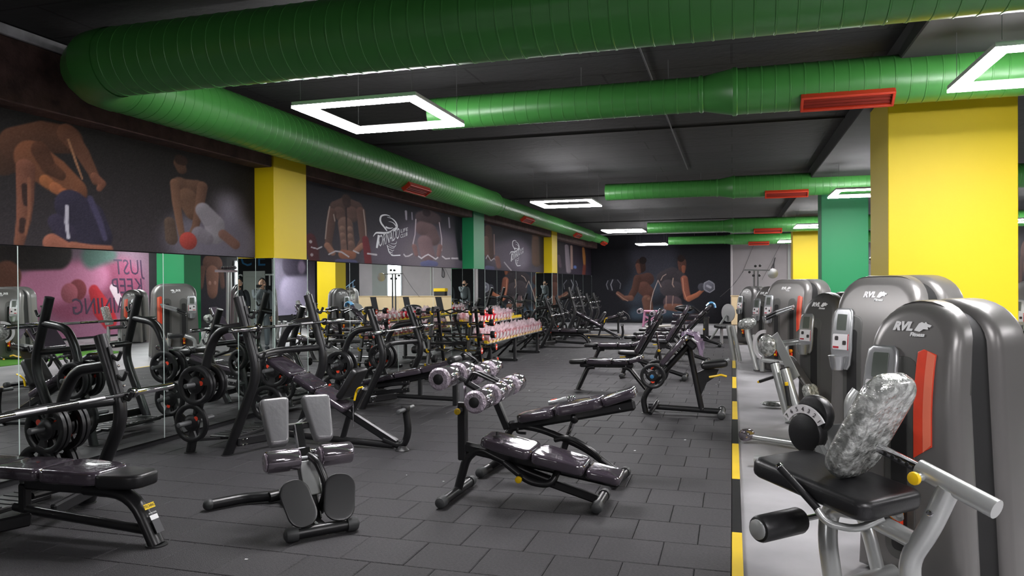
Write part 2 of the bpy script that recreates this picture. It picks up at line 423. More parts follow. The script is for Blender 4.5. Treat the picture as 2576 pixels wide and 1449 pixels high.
for (y0, c), nm in zip(COLS[1:], ('large yellow', 'green', 'far yellow')):
    mirror(XW+.150, y0-.004, .25, .008, 'narrow mirror on the near side of the %s pilaster' % nm, [(XW+.276, y0-.006)])
    mirror(XW+.284, y0+.36, .008, .72, 'mirror on the aisle face of the %s pilaster' % nm, [(XW+.286, y0+.718)])
    mirror(XW+.150, y0+.724, .25, .008, 'narrow mirror on the far side of the %s pilaster' % nm, [])

# ================================================================ POSTERS (flat prints)
def srgb(h): return np.array([int(h[i:i+2], 16)/255 for i in (0, 2, 4)])
def paint(wd, ht, z0, nx, nz, top, bot, shapes, noise=.012):
    p, z = np.meshgrid(np.linspace(0, wd, nx), np.linspace(z0, z0+ht, nz)); t = ((z-z0)/ht)[..., None]
    im = srgb(top)*t+srgb(bot)*(1-t)
    for col, soft, shade, pts in shapes:
        best = np.full(p.shape, 1e9); rel = np.zeros(p.shape)
        segs = list(zip(pts[:-1], pts[1:])) if len(pts) > 1 else [(pts[0], pts[0])]
        for a, b in segs:
            k = (a[3]+b[3])/2
            ax, az, bx, bz = a[0]/k, a[1], b[0]/k, b[1]; dx, dz = bx-ax, bz-az; L = dx*dx+dz*dz+1e-12
            tt = np.clip(((p/k-ax)*dx+(z-az)*dz)/L, 0, 1); r = a[2]+(b[2]-a[2])*tt
            ex = p/k-(ax+dx*tt); ez = z-(az+dz*tt); d = np.sqrt(ex*ex+ez*ez)-r
            mk_ = d < best; best = np.where(mk_, d, best); rel = np.where(mk_, (ez*.7-ex*.5)/(r+1e-6), rel)
        al = np.clip(.5-best/(soft+1e-6), 0, 1)[..., None]; al = al*al*(3-2*al)
        c = srgb(col)[None, None, :]*(1+shade*np.clip(rel, -1, 1)*.55)[..., None]
        im = im*(1-al)+c*al
    im = np.clip(im+np.random.normal(0, noise, im.shape[:2])[..., None], 0, 1)
    lin = np.where(im <= .04045, im/12.92, ((im+.055)/1.055)**2.4)
    return lin
def poster(name, lb, org, axis, normal_off, wd, ht, nx, nz, top, bot, shapes, z0=0., gain=1., group=None):
    """vertical print: org = lower corner, axis = unit vector along the print"""
    lin = paint(wd, ht, z0, nx, nz, top, bot, shapes)*gain*(.66 if normal_off[0] > 0 else (.85 if normal_off[0] < 0 else .62))
    ax = Vector(axis); nrm = Vector(normal_off).normalized(); vs = []
    for j in range(nz):
        for i in range(nx):
            q = ax*(wd*i/(nx-1))+nrm*.004; vs.append((q.x, q.y, ht*j/(nz-1)))
    fs = [(j*nx+i, j*nx+i+1, (j+1)*nx+i+1, (j+1)*nx+i) for j in range(nz-1) for i in range(nx-1)]
    me = bpy.data.meshes.new('print'); me.from_pydata(vs, [], fs)
    at = me.color_attributes.new('Col', 'FLOAT_COLOR', 'POINT')
    at.data.foreach_set('color', np.concatenate([lin.reshape(-1, 3), np.ones((nx*nz, 1))], 1).astype(np.float32).ravel())
    me.materials.append(MATS['print'])
    t = T(name, lb, 'poster', org, 0, group)
    o = bpy.data.objects.new('print', me); C.objects.link(o); o.parent = t
    c = ax*(wd/2); G().box((c.x, c.y, ht/2), (abs(ax.x)*wd+.004, abs(ax.y)*wd+.004, ht)).ob('backing', 'wall_dark', t, 0)
    return t
P1 = [
   ('8a8490',0.278,0,[(6.169,2.512,0.138,1.55),(6.236,2.148,0.185,1.56)]),
   ('6f6a76',0.281,0,[(5.536,2.108,0.257,1.44),(6.345,2.107,0.234,1.58)]),
   ('553a2b',0.019,0.5,[(3.358,2.633,0.146,1.07),(3.497,2.704,0.149,1.09)]),
   ('5f4030',0.017,0.6,[(3.497,2.753,0.142,1.09),(3.754,2.865,0.135,1.13),(4.012,2.889,0.119,1.18)]),
   ('7d5038',0.018,0.6,[(3.64,2.662,0.152,1.11),(3.848,2.559,0.15,1.15),(4.048,2.446,0.12,1.18)]),
   ('5a3a2a',0.017,0.5,[(3.715,2.741,0.08,1.13),(3.79,2.618,0.068,1.14),(3.907,2.567,0.048,1.16)]),
   ('a3663f',0.014,0.4,[(3.758,2.496,0.051,1.13),(3.796,2.477,0.047,1.14)]),
   ('a86844',0.014,0.4,[(3.85,2.45,0.048,1.15),(3.882,2.44,0.045,1.16)]),
   ('a56440',0.014,0.4,[(3.937,2.412,0.045,1.17),(3.97,2.402,0.038,1.17)]),
   ('96593a',0.018,0.4,[(4.019,2.38,0.049,1.18),(4.052,2.411,0.042,1.19)]),
   ('7f5240',0.013,0.6,[(3.574,2.57,0.082,1.1),(3.571,2.324,0.072,1.1),(3.555,2.16,0.062,1.1),(3.51,1.955,0.042,1.09)]),
   ('3c2a26',0.013,0,[(3.565,2.422,0.029,1.1),(3.578,2.292,0.029,1.1)]),
   ('3f2c28',0.013,0,[(3.544,2.142,0.026,1.1),(3.532,2.06,0.023,1.1)]),
   ('93614a',0.01,0,[(3.602,2.492,0.016,1.11),(3.606,2.23,0.013,1.11),(3.568,2.03,0.01,1.1)]),
   ('6f4a38',0.015,0.6,[(3.984,2.932,0.091,1.17),(4.136,2.794,0.068,1.2),(4.251,2.633,0.047,1.22),(4.286,2.565,0.044,1.23)]),
   ('7e5240',0.011,0.5,[(4.269,2.599,0.04,1.22),(4.353,2.548,0.037,1.24),(4.321,2.496,0.026,1.23)]),
   ('b0805f',0.011,0,[(3.991,2.885,0.01,1.17),(4.072,2.695,0.011,1.19),(4.134,2.563,0.007,1.2)]),
   ('332f40',0.018,0.5,[(4.018,2.303,0.147,1.18),(4.173,2.192,0.186,1.21),(4.272,2.055,0.16,1.22)]),
   ('3b3548',0.017,0.4,[(3.863,2.151,0.075,1.15),(3.962,2.054,0.09,1.17)]),
   ('4a4560',0.018,0,[(4.218,2.394,0.029,1.21),(4.327,2.186,0.029,1.23),(4.38,2.043,0.022,1.24)]),
   ('9c6350',0.014,0.5,[(3.822,1.971,0.082,1.15),(3.961,1.936,0.056,1.17)]),
   ('96604c',0.015,0.5,[(4.022,1.946,0.049,1.18),(4.213,1.94,0.04,1.21),(4.438,1.95,0.03,1.25)]),
   ('c9c6d2',0.007,0,[(3.969,2.298,0.017,1.17),(3.963,2.158,0.017,1.17),(3.982,2.028,0.014,1.17)]),
   ('5c4436',0.017,0.5,[(5.365,2.885,0.063,1.41),(5.394,2.835,0.055,1.42)]),
   ('3a2b24',0.013,0,[(5.365,2.927,0.054,1.41),(5.413,2.926,0.051,1.42)]),
   ('634a3c',0.022,0.5,[(5.374,2.644,0.101,1.41),(5.481,2.615,0.127,1.43),(5.636,2.654,0.095,1.46)]),
   ('6b5040',0.021,0.5,[(5.48,2.53,0.11,1.43),(5.571,2.411,0.103,1.45)]),
   ('7a5a48',0.013,0.5,[(5.292,2.667,0.05,1.4),(5.313,2.47,0.046,1.4),(5.357,2.266,0.038,1.41),(5.391,2.134,0.034,1.42)]),
   ('6e5142',0.013,0.5,[(5.719,2.686,0.057,1.47),(5.665,2.463,0.048,1.46),(5.6,2.241,0.039,1.45),(5.536,2.143,0.034,1.44)]),
   ('8f8a90',0.022,0.4,[(5.729,2.425,0.087,1.47),(5.911,2.286,0.116,1.51),(5.923,2.175,0.107,1.51)]),
   ('7c767e',0.022,0.4,[(5.662,2.159,0.087,1.46),(5.79,2.123,0.07,1.49)]),
   ('5a4a40',0.016,0.4,[(5.213,2.255,0.058,1.39),(5.239,2.092,0.066,1.39)]),
   ('a5443c',0.013,0.5,[(5.487,2.08,0.094,1.43)]),
   ('7a5a50',0.019,0.3,[(6.06,2.184,0.055,1.53),(6.272,2.08,0.056,1.57)]),
]
P2 = [
   ('6a6270',0.403,0,[(2.693,2.102,0.264,2.23),(4.35,2.311,0.447,2.51),(5.56,2.206,0.484,2.72)]),
   ('787078',0.318,0,[(4.163,2.156,0.294,2.48),(5.344,2.198,0.318,2.68)]),
   ('5a2a30',0.033,0.3,[(0.504,2.242,0.071,1.85),(0.552,2.08,0.088,1.86),(0.602,1.944,0.066,1.87)]),
   ('c8bcc0',0.011,0,[(0.503,2.199,0.022,1.85)]),
   ('b8acb0',0.011,0,[(0.531,2.019,0.022,1.85)]),
   ('5e4843',0.025,0.5,[(1.211,2.738,0.094,1.97),(1.506,2.802,0.12,2.02),(1.842,2.799,0.093,2.08)]),
   ('6a5049',0.024,0.5,[(1.303,2.67,0.088,1.99),(1.337,2.614,0.077,1.99)]),
   ('6a5049',0.024,0.5,[(1.676,2.704,0.097,2.05),(1.701,2.645,0.085,2.05)]),
   ('4a3733',0.03,0.3,[(1.508,2.898,0.066,2.02),(1.519,2.827,0.06,2.02)]),
   ('7c6056',0.024,0.5,[(1.478,2.507,0.114,2.02),(1.523,2.3,0.108,2.02),(1.569,2.11,0.115,2.03)]),
   ('957668',0.018,0.4,[(1.382,2.44,0.042,2.0)]),
   ('957668',0.018,0.4,[(1.611,2.45,0.042,2.04)]),
   ('927264',0.018,0.4,[(1.392,2.34,0.042,2.0)]),
   ('927264',0.018,0.4,[(1.622,2.342,0.042,2.04)]),
   ('8d6c60',0.018,0.4,[(1.426,2.235,0.042,2.01)]),
   ('8d6c60',0.018,0.4,[(1.645,2.234,0.042,2.05)]),
   ('3b2c2c',0.012,0,[(1.494,2.765,0.012,2.02),(1.503,2.598,0.012,2.02),(1.511,2.299,0.009,2.02),(1.533,2.132,0.007,2.03)]),
   ('6b4f47',0.017,0.5,[(1.085,2.651,0.064,1.95),(1.026,2.416,0.063,1.94),(0.979,2.212,0.052,1.93),(1.032,2.088,0.046,1.94)]),
   ('a87a66',0.017,0.4,[(0.945,2.165,0.046,1.93),(1.099,2.068,0.041,1.95)]),
   ('6b4f47',0.019,0.5,[(1.97,2.749,0.069,2.1),(2.019,2.484,0.069,2.11),(2.042,2.298,0.056,2.11),(1.871,2.147,0.049,2.08)]),
   ('a87a66',0.018,0.4,[(2.002,2.215,0.044,2.11),(1.781,2.118,0.037,2.07)]),
   ('b9a49a',0.009,0,[(1.019,2.731,0.009,1.94),(0.939,2.495,0.009,1.92),(0.892,2.264,0.009,1.92)]),
   ('b9a49a',0.009,0,[(2.049,2.781,0.009,2.11),(2.112,2.522,0.009,2.13),(2.135,2.297,0.009,2.13)]),
   ('b9a49a',0.009,0,[(1.13,2.626,0.008,1.96),(1.163,2.536,0.008,1.96)]),
   ('a06850',0.024,0.3,[(1.4,2.056,0.071,2.0),(1.68,2.054,0.061,2.05)]),
   ('55567a',0.024,0.3,[(1.257,1.921,0.059,1.98),(1.518,1.916,0.072,2.02),(1.74,1.921,0.061,2.06)]),
   ('7a2a33',0.025,0.3,[(2.109,2.321,0.05,2.13),(2.16,2.146,0.057,2.13),(2.198,1.958,0.057,2.14)]),
   ('d8d2d8',0.007,0,[(0.522,2.123,0.009,1.85),(0.677,2.107,0.009,1.88),(0.793,2.141,0.009,1.9)]),
   ('d8d2d8',0.007,0,[(0.987,2.041,0.01,1.93),(1.168,2.094,0.01,1.96),(1.353,2.089,0.011,2.0),(1.568,2.026,0.01,2.03)]),
   ('d8d2d8',0.007,0,[(1.718,2.122,0.011,2.06),(1.883,2.092,0.011,2.09)]),
   ('d8d2d8',0.008,0,[(2.186,2.097,0.013,2.14),(2.491,2.089,0.013,2.19)]),
   ('aca6b2',0.014,0,[(3.65,2.902,0.021,2.39),(3.665,2.762,0.014,2.39)]),
   ('9a95a2',0.014,0,[(3.908,2.904,0.011,2.43),(3.923,2.782,0.011,2.44)]),
   ('9a95a2',0.016,0,[(5.75,2.963,0.016,2.75),(5.791,2.77,0.016,2.76)]),
   ('54464a',0.047,0.4,[(4.359,2.848,0.119,2.51),(4.703,2.899,0.137,2.57),(5.043,2.889,0.109,2.63)]),
   ('6f5a5c',0.046,0.4,[(4.393,2.649,0.134,2.52),(4.738,2.635,0.138,2.58),(4.894,2.491,0.139,2.61)]),
   ('846c70',0.046,0.3,[(4.502,2.393,0.135,2.54),(4.633,2.173,0.137,2.56)]),
   ('3c3236',0.03,0,[(4.588,2.965,0.076,2.55)]),
   ('c9bcc4',0.011,0,[(4.083,2.795,0.01,2.47),(4.043,2.515,0.009,2.46),(3.952,2.351,0.011,2.44),(4.003,2.237,0.009,2.45)]),
   ('c9bcc4',0.012,0,[(5.228,2.825,0.01,2.66),(5.349,2.516,0.01,2.68),(5.345,2.278,0.012,2.68)]),
   ('8a6a68',0.029,0.3,[(4.004,2.295,0.044,2.45),(4.091,2.153,0.037,2.47)]),
   ('8a6a68',0.031,0.3,[(5.262,2.353,0.047,2.67),(5.175,2.176,0.039,2.65)]),
   ('d8d2d8',0.009,0,[(3.554,2.133,0.011,2.38),(3.62,2.101,0.011,2.39),(3.756,2.112,0.011,2.41),(3.913,2.154,0.011,2.44)]),
   ('d8d2d8',0.009,0,[(4.199,2.12,0.012,2.49),(4.328,2.087,0.012,2.51),(4.498,2.138,0.012,2.54),(4.652,2.173,0.012,2.56),(4.848,2.134,0.012,2.6),(5.029,2.093,0.012,2.63),(5.133,2.128,0.013,2.65)]),
   ('d8d2d8',0.01,0,[(5.386,2.16,0.013,2.69),(5.558,2.117,0.013,2.72),(5.78,2.132,0.013,2.76)]),
   ('d8d2d8',0.01,0,[(5.916,2.137,0.016,2.78),(6.291,2.148,0.017,2.85)]),
   ('62668c',0.023,0.2,[(4.382,1.984,0.045,2.52),(4.688,2.007,0.061,2.57),(5.028,2.0,0.047,2.63)]),
   ('22262b',0.043,0,[(6.209,2.901,0.042,2.83),(6.299,2.57,0.051,2.85),(6.436,2.153,0.051,2.87)]),
]
P3 = [
   ('6a6270',0.322,0,[(1.739,2.331,0.295,3.32),(3.516,2.396,0.43,3.63)]),
   ('7a7480',0.219,0,[(3.911,2.41,0.153,3.7),(3.907,2.191,0.131,3.7)]),
   ('5a4038',0.038,0.4,[(1.061,2.923,0.085,3.2),(1.115,2.594,0.095,3.21),(1.169,2.263,0.095,3.22)]),
   ('a07e78',0.015,0,[(1.492,2.808,0.012,3.28),(1.514,2.323,0.012,3.28)]),
   ('7a5a50',0.028,0.4,[(0.876,2.676,0.056,3.17),(0.928,2.302,0.057,3.18)]),
   ('d0c8d0',0.01,0,[(0.867,2.206,0.011,3.17),(0.988,2.285,0.011,3.19),(1.229,2.16,0.011,3.23),(1.48,2.225,0.012,3.28),(1.735,2.154,0.012,3.32)]),
   ('5a5a80',0.029,0.2,[(0.982,1.974,0.066,3.19),(1.349,1.971,0.058,3.25)]),
   ('8a6058',0.04,0.3,[(1.737,2.233,0.059,3.32),(1.864,2.039,0.059,3.34)]),
   ('b8b2b8',0.01,0,[(2.339,2.15,0.015,3.42),(2.617,2.055,0.015,3.47),(2.941,1.957,0.016,3.53)]),
   ('5c463a',0.059,0.4,[(5.48,3.053,0.094,3.96),(5.565,2.705,0.13,3.98),(5.601,2.235,0.13,3.99)]),
   ('6e5242',0.036,0.3,[(5.431,2.933,0.047,3.96),(5.712,2.949,0.047,4.01)]),
   ('3a3434',0.049,0,[(6.146,2.974,0.06,4.08),(6.228,2.251,0.061,4.1)]),
]
P4 = [
   ('8a8088',0.042,0.4,[(2.588,2.903,0.07,4.72),(2.772,2.35,0.084,4.75),(2.898,2.043,0.085,4.77)]),
   ('9a8078',0.029,0.3,[(3.399,2.941,0.043,4.86),(3.447,2.151,0.043,4.87)]),
   ('5a70a8',0.059,0,[(4.018,2.206,0.059,4.97)]),
   ('5c4a58',0.04,0.3,[(1.329,2.512,0.053,4.5),(1.561,2.184,0.054,4.54)]),
   ('a06a38',0.047,0.4,[(5.649,2.967,0.047,5.25),(5.803,2.662,0.062,5.28),(5.876,2.352,0.047,5.29)]),
   ('703a30',0.062,0.3,[(5.874,2.274,0.063,5.29),(5.702,1.96,0.062,5.26)]),
]
PF = [
   ('3c4450',0.641,0,[(1.838,1.153,0.485,0.99),(2.639,1.954,0.802,0.99)]),
   ('40505e',0.317,0,[(1.77,0.345,0.226,0.99),(3.883,0.516,0.19,0.97)]),
   ('3a3a44',0.642,0,[(2.484,2.758,0.963,0.99)]),
   ('3a2824',0.048,0.4,[(2.004,2.395,0.193,0.99),(2.035,2.201,0.177,0.99)]),
   ('6a463a',0.032,0.3,[(1.892,2.316,0.097,0.99),(1.939,2.057,0.081,0.99)]),
   ('231a1a',0.032,0,[(2.101,2.522,0.145,0.99)]),
   ('4f3630',0.048,0.5,[(1.937,1.718,0.226,0.99),(2.289,1.764,0.257,0.99)]),
   ('5c3e36',0.048,0.5,[(2.127,1.395,0.274,0.99),(2.286,1.233,0.257,0.99)]),
   ('6a4a3e',0.048,0.4,[(2.253,0.911,0.209,0.99),(2.315,0.541,0.193,0.99)]),
   ('7c5a4c',0.032,0.3,[(2.189,1.024,0.064,0.99)]),
   ('7c5a4c',0.032,0.3,[(2.333,0.959,0.064,0.99)]),
   ('553a32',0.04,0.5,[(1.873,1.799,0.145,0.99),(1.775,1.347,0.145,0.99),(1.612,1.057,0.13,1.0)]),
   ('7a5548',0.041,0.4,[(1.612,0.992,0.113,1.0),(1.321,0.992,0.097,1.0),(1.078,1.187,0.081,1.0)]),
   ('b08a78',0.016,0,[(1.029,1.187,0.016,1.0),(1.321,0.959,0.016,1.0),(1.482,0.878,0.016,1.0)]),
   ('2a2a30',0.033,0.3,[(0.868,1.514,0.277,1.0)]),
   ('8a8a92',0.016,0,[(0.672,1.711,0.016,1.0),(0.606,1.548,0.016,1.01),(0.67,1.351,0.016,1.0)]),
   ('9a9aa2',0.016,0,[(0.869,1.742,0.02,1.0),(0.786,1.547,0.02,1.0),(0.85,1.318,0.02,1.0)]),
   ('77777f',0.016,0,[(1.065,1.74,0.016,1.0),(1.194,1.577,0.016,1.0),(1.16,1.382,0.016,1.0)]),
   ('5a3c34',0.048,0.4,[(3.644,2.421,0.175,0.98),(3.658,2.198,0.159,0.98)]),
   ('8a5440',0.032,0.3,[(3.705,2.229,0.079,0.98),(3.704,2.039,0.063,0.98)]),
   ('2a1e1c',0.032,0,[(3.613,2.58,0.143,0.98)]),
   ('3d383c',0.064,0.4,[(2.922,1.791,0.288,0.98),(3.267,1.916,0.319,0.98),(3.61,1.786,0.222,0.98)]),
   ('443e42',0.064,0.4,[(3.108,1.391,0.351,0.98),(3.39,1.342,0.318,0.98)]),
   ('54464a',0.064,0.4,[(3.169,0.832,0.271,0.98),(3.387,0.8,0.255,0.98)]),
   ('7c5648',0.048,0.3,[(3.042,0.64,0.128,0.98),(3.418,0.609,0.159,0.98),(3.604,0.642,0.111,0.98)]),
   ('b09a90',0.019,0,[(2.811,1.712,0.016,0.98),(2.891,1.871,0.016,0.98),(3.017,1.95,0.016,0.98)]),
   ('a89084',0.019,0,[(3.298,1.788,0.022,0.98),(3.266,1.549,0.022,0.98),(3.328,1.437,0.016,0.98)]),
   ('9a8078',0.019,0,[(3.029,1.071,0.021,0.98),(3.011,0.672,0.019,0.98)]),
   ('9a8078',0.019,0,[(3.295,1.071,0.021,0.98),(3.262,0.704,0.019,0.98)]),
   ('8c5646',0.048,0.5,[(3.734,1.753,0.143,0.98),(3.794,1.308,0.143,0.98),(3.854,1.023,0.143,0.97)]),
   ('a4664c',0.032,0.4,[(3.9,0.96,0.111,0.97),(4.224,1.118,0.095,0.97),(4.44,1.306,0.063,0.97)]),
   ('c88a70',0.016,0,[(3.672,1.785,0.019,0.98),(3.701,1.309,0.019,0.98),(3.823,0.928,0.016,0.98)]),
   ('c4b2a8',0.016,0,[(2.701,1.713,0.014,0.99),(2.509,1.232,0.014,0.99),(2.411,0.831,0.014,0.99),(2.377,0.349,0.014,0.99)]),
   ('b09c94',0.016,0,[(2.701,1.713,0.014,0.99),(2.826,1.44,0.014,0.98)]),
   ('4a4a52',0.032,0.3,[(4.41,1.433,0.158,0.97)]),
   ('6c6c76',0.031,0.3,[(4.684,1.447,0.236,0.97)]),
   ('9c9ca6',0.016,0,[(4.685,1.683,0.016,0.97),(4.882,1.556,0.016,0.97),(4.896,1.336,0.016,0.97),(4.714,1.211,0.016,0.97),(4.501,1.338,0.016,0.97),(4.502,1.59,0.016,0.97),(4.685,1.683,0.016,0.97)]),
   ('a8a8b2',0.024,0,[(4.623,1.479,0.047,0.97),(4.745,1.415,0.047,0.97)]),
]
def off(S, dp=0): return [(c, s, h, [(a+dp, b, r, k) for a, b, r, k in L]) for c, s, h, L in S]
AY = (0, 1, 0)
p1 = poster('poster', 'wall poster of two shirtless men, one bending over, one holding a red ball', (XW+.02, 1.35, 1.94), AY, (1, 0, 0), 6.5, 1.09, 520, 110, '23211f', '3d373b', off(P1, -.15), 1.94)
p2 = poster('poster', 'wall poster of muscular torsos lifting a bent bar around a pale tornado logo', (XW+.02, 8.6, 1.94), AY, (1, 0, 0), 6.54, 1.09, 560, 110, '25262e', '4a434c', P2, 1.94)
p3 = poster('poster', 'small far wall poster with torsos and a narrow pale tornado logo', (XW+.02, 15.89, 1.94), AY, (1, 0, 0), 6.5, 1.09, 360, 80, '24242c', '4a4450', P3, 1.94)
p4 = poster('poster', 'farthest left wall poster with a pale leg and orange glow', (XW+.02, 23.13, 1.94), AY, (1, 0, 0), 7.3, 1.09, 260, 60, '241d24', '3a3340', P4, 1.94)
pf = poster('poster', 'huge far wall poster of two men back to back curling dumbbells', (XW+.02, YF-.02, .02), (1, 0, 0), (0, -1, 0), 5.5, 3.54, 330, 200, '1f1f24', '232329', off(PF, 0), .02)
LOGO = {
    'loop': [(0.635, 0.508), (0.534, 0.52), (0.418, 0.515), (0.312, 0.493), (0.265, 0.457), (0.258, 0.405), (0.305, 0.358), (0.375, 0.323), (0.44, 0.288), (0.505, 0.254)],
    'right': [(0.517, 0.485), (0.669, 0.481), (0.78, 0.454), (0.858, 0.415), (0.893, 0.372), (0.871, 0.333), (0.797, 0.29)],
    'inner': [(0.566, 0.417), (0.685, 0.417), (0.779, 0.398), (0.84, 0.368), (0.853, 0.339)],
    'low': [(0.457, 0.318), (0.531, 0.307), (0.632, 0.307), (0.738, 0.325)],
    'swoosh': [(-0.004, 0.129), (0.093, 0.192), (0.236, 0.205), (0.447, 0.215), (0.648, 0.254), (0.778, 0.319)],
    't': [(0.211, 0.164), (0.121, -0.05)],
    'tail': [(0.502, 0.017), (0.539, -0.039), (0.575, -0.096), (0.659, -0.134), (0.719, -0.152), (1.027, -0.136)],
    'c1': [(0.871, 0.097), (0.853, 0.062), (0.765, 0.048), (0.645, 0.05)],
    'c2': [(0.852, 0.036), (0.799, 0.003), (0.696, 0.002), (0.552, 0.029)],
    'c3': [(0.799, -0.012), (0.729, -0.027), (0.644, -0.023), (0.518, 0.005)],
    'c4': [(0.772, -0.055), (0.712, -0.072), (0.66, -0.063), (0.542, -0.042)],
    'c5': [(0.72, -0.091), (0.66, -0.101), (0.575, -0.085)],
    'c6': [(0.728, -0.124), (0.676, -0.134), (0.609, -0.117)],
}
LOGO_W = {'loop': (.008, .045, .02), 'right': (.006, .03, .045), 'inner': (.004, .016, .02), 'low': (.03, .026, .004), 'swoosh': (.004, .062, .006), 't': (.05, .046, .03), 'tail': (.012, .024, .02)}
def text_into(s, p0, px, py, name, par, x0, sc_y, o):
    """lettering stretched into the parallelogram p0 (lower left), px (lower right), py (upper left) on the wall plane"""
    t = text(s, 1, 'logo_grey', name, par, Matrix.Identity(4), .001)
    n = len(t.data.vertices); co = np.empty(n*3); t.data.vertices.foreach_get('co', co); co = co.reshape(-1, 3); lo = co.min(0); hi = co.max(0)
    a = (co[:, 0]-lo[0])/(hi[0]-lo[0]); b = (co[:, 1]-lo[1])/(hi[1]-lo[1])
    Y = p0[0]+a*(px[0]-p0[0])+b*(py[0]-p0[0]); Z = p0[1]+a*(px[1]-p0[1])+b*(py[1]-p0[1])
    t.data.vertices.foreach_set('co', np.stack([.008+co[:, 2], o[0]+Y*sc_y, o[1]+Z], 1).ravel()); t.data.update()
def logo(par, y0, z0, sc_y=1.):
    o = (y0-par.location.y, z0-par.location.z)
    for k, pts in LOGO.items():
        w0, w1, w2 = LOGO_W.get(k, (.004, .016, .004)); P = [Vector((x/2, y)) for x, y in pts]; Q = []
        for i in range(len(P)-1):                       # Catmull-Rom smoothing
            a, b, c, d = P[max(i-1, 0)], P[i], P[i+1], P[min(i+2, len(P)-1)]
            for j in range(4):
                t = j/4; Q.append(.5*((2*b)+(c-a)*t+(2*a-5*b+4*c-d)*t*t+(3*b-a-3*c+d)*t**3))
        Q.append(P[-1]); n = len(Q); vs = []; fs = []
        for i, p in enumerate(Q):
            d = (Q[min(i+1, n-1)]-Q[max(i-1, 0)]).normalized(); t = i/(n-1); wv = (w0*(1-t)**2+w1*2*t*(1-t)+w2*t*t)/2; q = Vector((-d.y, d.x))*wv
            for sgn in (1, -1):
                for xx in (.006, .009): r = p+q*sgn; vs.append((xx, o[0]+r.x*2*sc_y, o[1]+r.y))
        for i in range(n-1):
            a = i*4; fs += [(a+1, a+3, a+7, a+5), (a, a+4, a+6, a+2), (a, a+1, a+5, a+4), (a+2, a+6, a+7, a+3)]
        mk('swirl', vs, fs, 'logo_grey', par, 0)
    text_into('ORNADO', (.19, -.036), (.985, .155), (.215, .161), 'lettering', par, 0, sc_y, o)
    text_into('LIFE', (1.048, .257), (1.344, .312), (1.056, .319), 'lettering', par, 0, sc_y, o)
    text_into('CLUB', (1.028, .161), (1.327, .224), (1.036, .228), 'lettering', par, 0, sc_y, o)
logo(p2, 10.97, 2.25)
logo(p3, 18.70, 2.24)
# right wall prints, visible in the mirrors: p grows with falling Y
def mir(S): return S
JU = [('8a4a63', .5, 0, [(1.2, 1.6, .9, 1), (3.2, 1.4, .9, 1)]), ('c07a9a', .4, 0, [(2.2, 1.9, .5, 1), (4.2, 1.6, .6, 1), (5.6, 1.0, .5, 1)]), ('b78aa6', .5, 0, [(6.2, 2.0, .6, 1)]),
      ('2a2424', .15, .2, [(3.6, 2.6, .5, 1), (4.8, 2.5, .45, 1), (5.8, 2.35, .35, 1)]), ('5b3b30', .08, .4, [(5.2, 1.9, .42, 1), (5.4, 1.2, .45, 1), (5.3, .5, .4, 1)]),
      ('7a3a40', .06, .3, [(2.9, 1.5, .32, 1)]), ('9a5560', .05, .3, [(3.2, 1.4, .3, 1)]), ('b03038', .06, .2, [(2.3, 1.45, .2, 1), (2.0, .9, .35, 1), (1.7, .5, .3, 1)]), ('d9c6cf', .03, 0, [(1.55, 1.55, .13, 1), (1.2, 1.0, .14, 1)]),
      ('4f6a62', .3, 0, [(2.4, 2.5, .35, 1), (1.6, 2.6, .2, 1)])]
pj = poster('poster', 'pink right wall poster with slogan JUST KEEP TRAINING, seen in the mirrors', (XR-.02, 21.0, .05), (0, -1, 0), (-1, 0, 0), 7.0, 3.0, 240, 110, '6a5a66', 'a06a86', JU, .05)
for i, (s, c) in enumerate((('JUST', 'letter_purple'), ('KEEP', 'letter_purple'), ('TRAINING', 'letter_purple'))):
    if 'letter_purple' not in MATS: mat('letter_purple', hexc('35203a'), .5)
    Mx = Matrix(((0, 0, -1, -.008), (-1, 0, 0, -.25), (0, 1, 0, 2.15-.62*i), (0, 0, 0, 1)))
    text(s, .72, c, 'lettering', pj, Mx, .001, .12, .85, 'LEFT')
TB = [('6a4a40', .06, .5, [(.6, 2.4, .35, 1), (1.1, 2.45, .3, 1)]), ('7a5548', .06, .5, [(.85, 2.0, .38, 1), (.85, 1.4, .3, 1)]), ('5a3e36', .05, .4, [(.35, 2.2, .16, 1), (.25, 1.6, .13, 1)]), ('5a3e36', .05, .4, [(1.4, 2.2, .16, 1), (1.5, 1.6, .13, 1)]), ('a0786a', .03, .2, [(.7, 1.7, .08, 1)]), ('a0786a', .03, .2, [(1.0, 1.7, .08, 1)])]
poster('poster', 'dark right wall poster of a bare torso, seen in the mirrors beside the bright window', (XR-.02, 25.1, .3), (0, -1, 0), (-1, 0, 0), 1.8, 2.9, 70, 100, '1c1a20', '2a2630', TB, .3)
PU = [('b0a6c0', .4, 0, [(1.5, 1.2, .8, 1), (3.0, 1.3, .7, 1)]), ('4a4452', .2, .2, [(1.0, 2.5, .4, 1), (3.0, 2.5, .5, 1)]), ('8a7a90', .2, .3, [(2.0, 2.4, .3, 1)])]
poster('poster', 'pale purple poster on the right wall, seen in the column mirror', (XR-.02, 31.6, .3), (0, -1, 0), (-1, 0, 0), 4.4, 2.9, 90, 60, '4a4650', 'a49cb4', PU, .3)
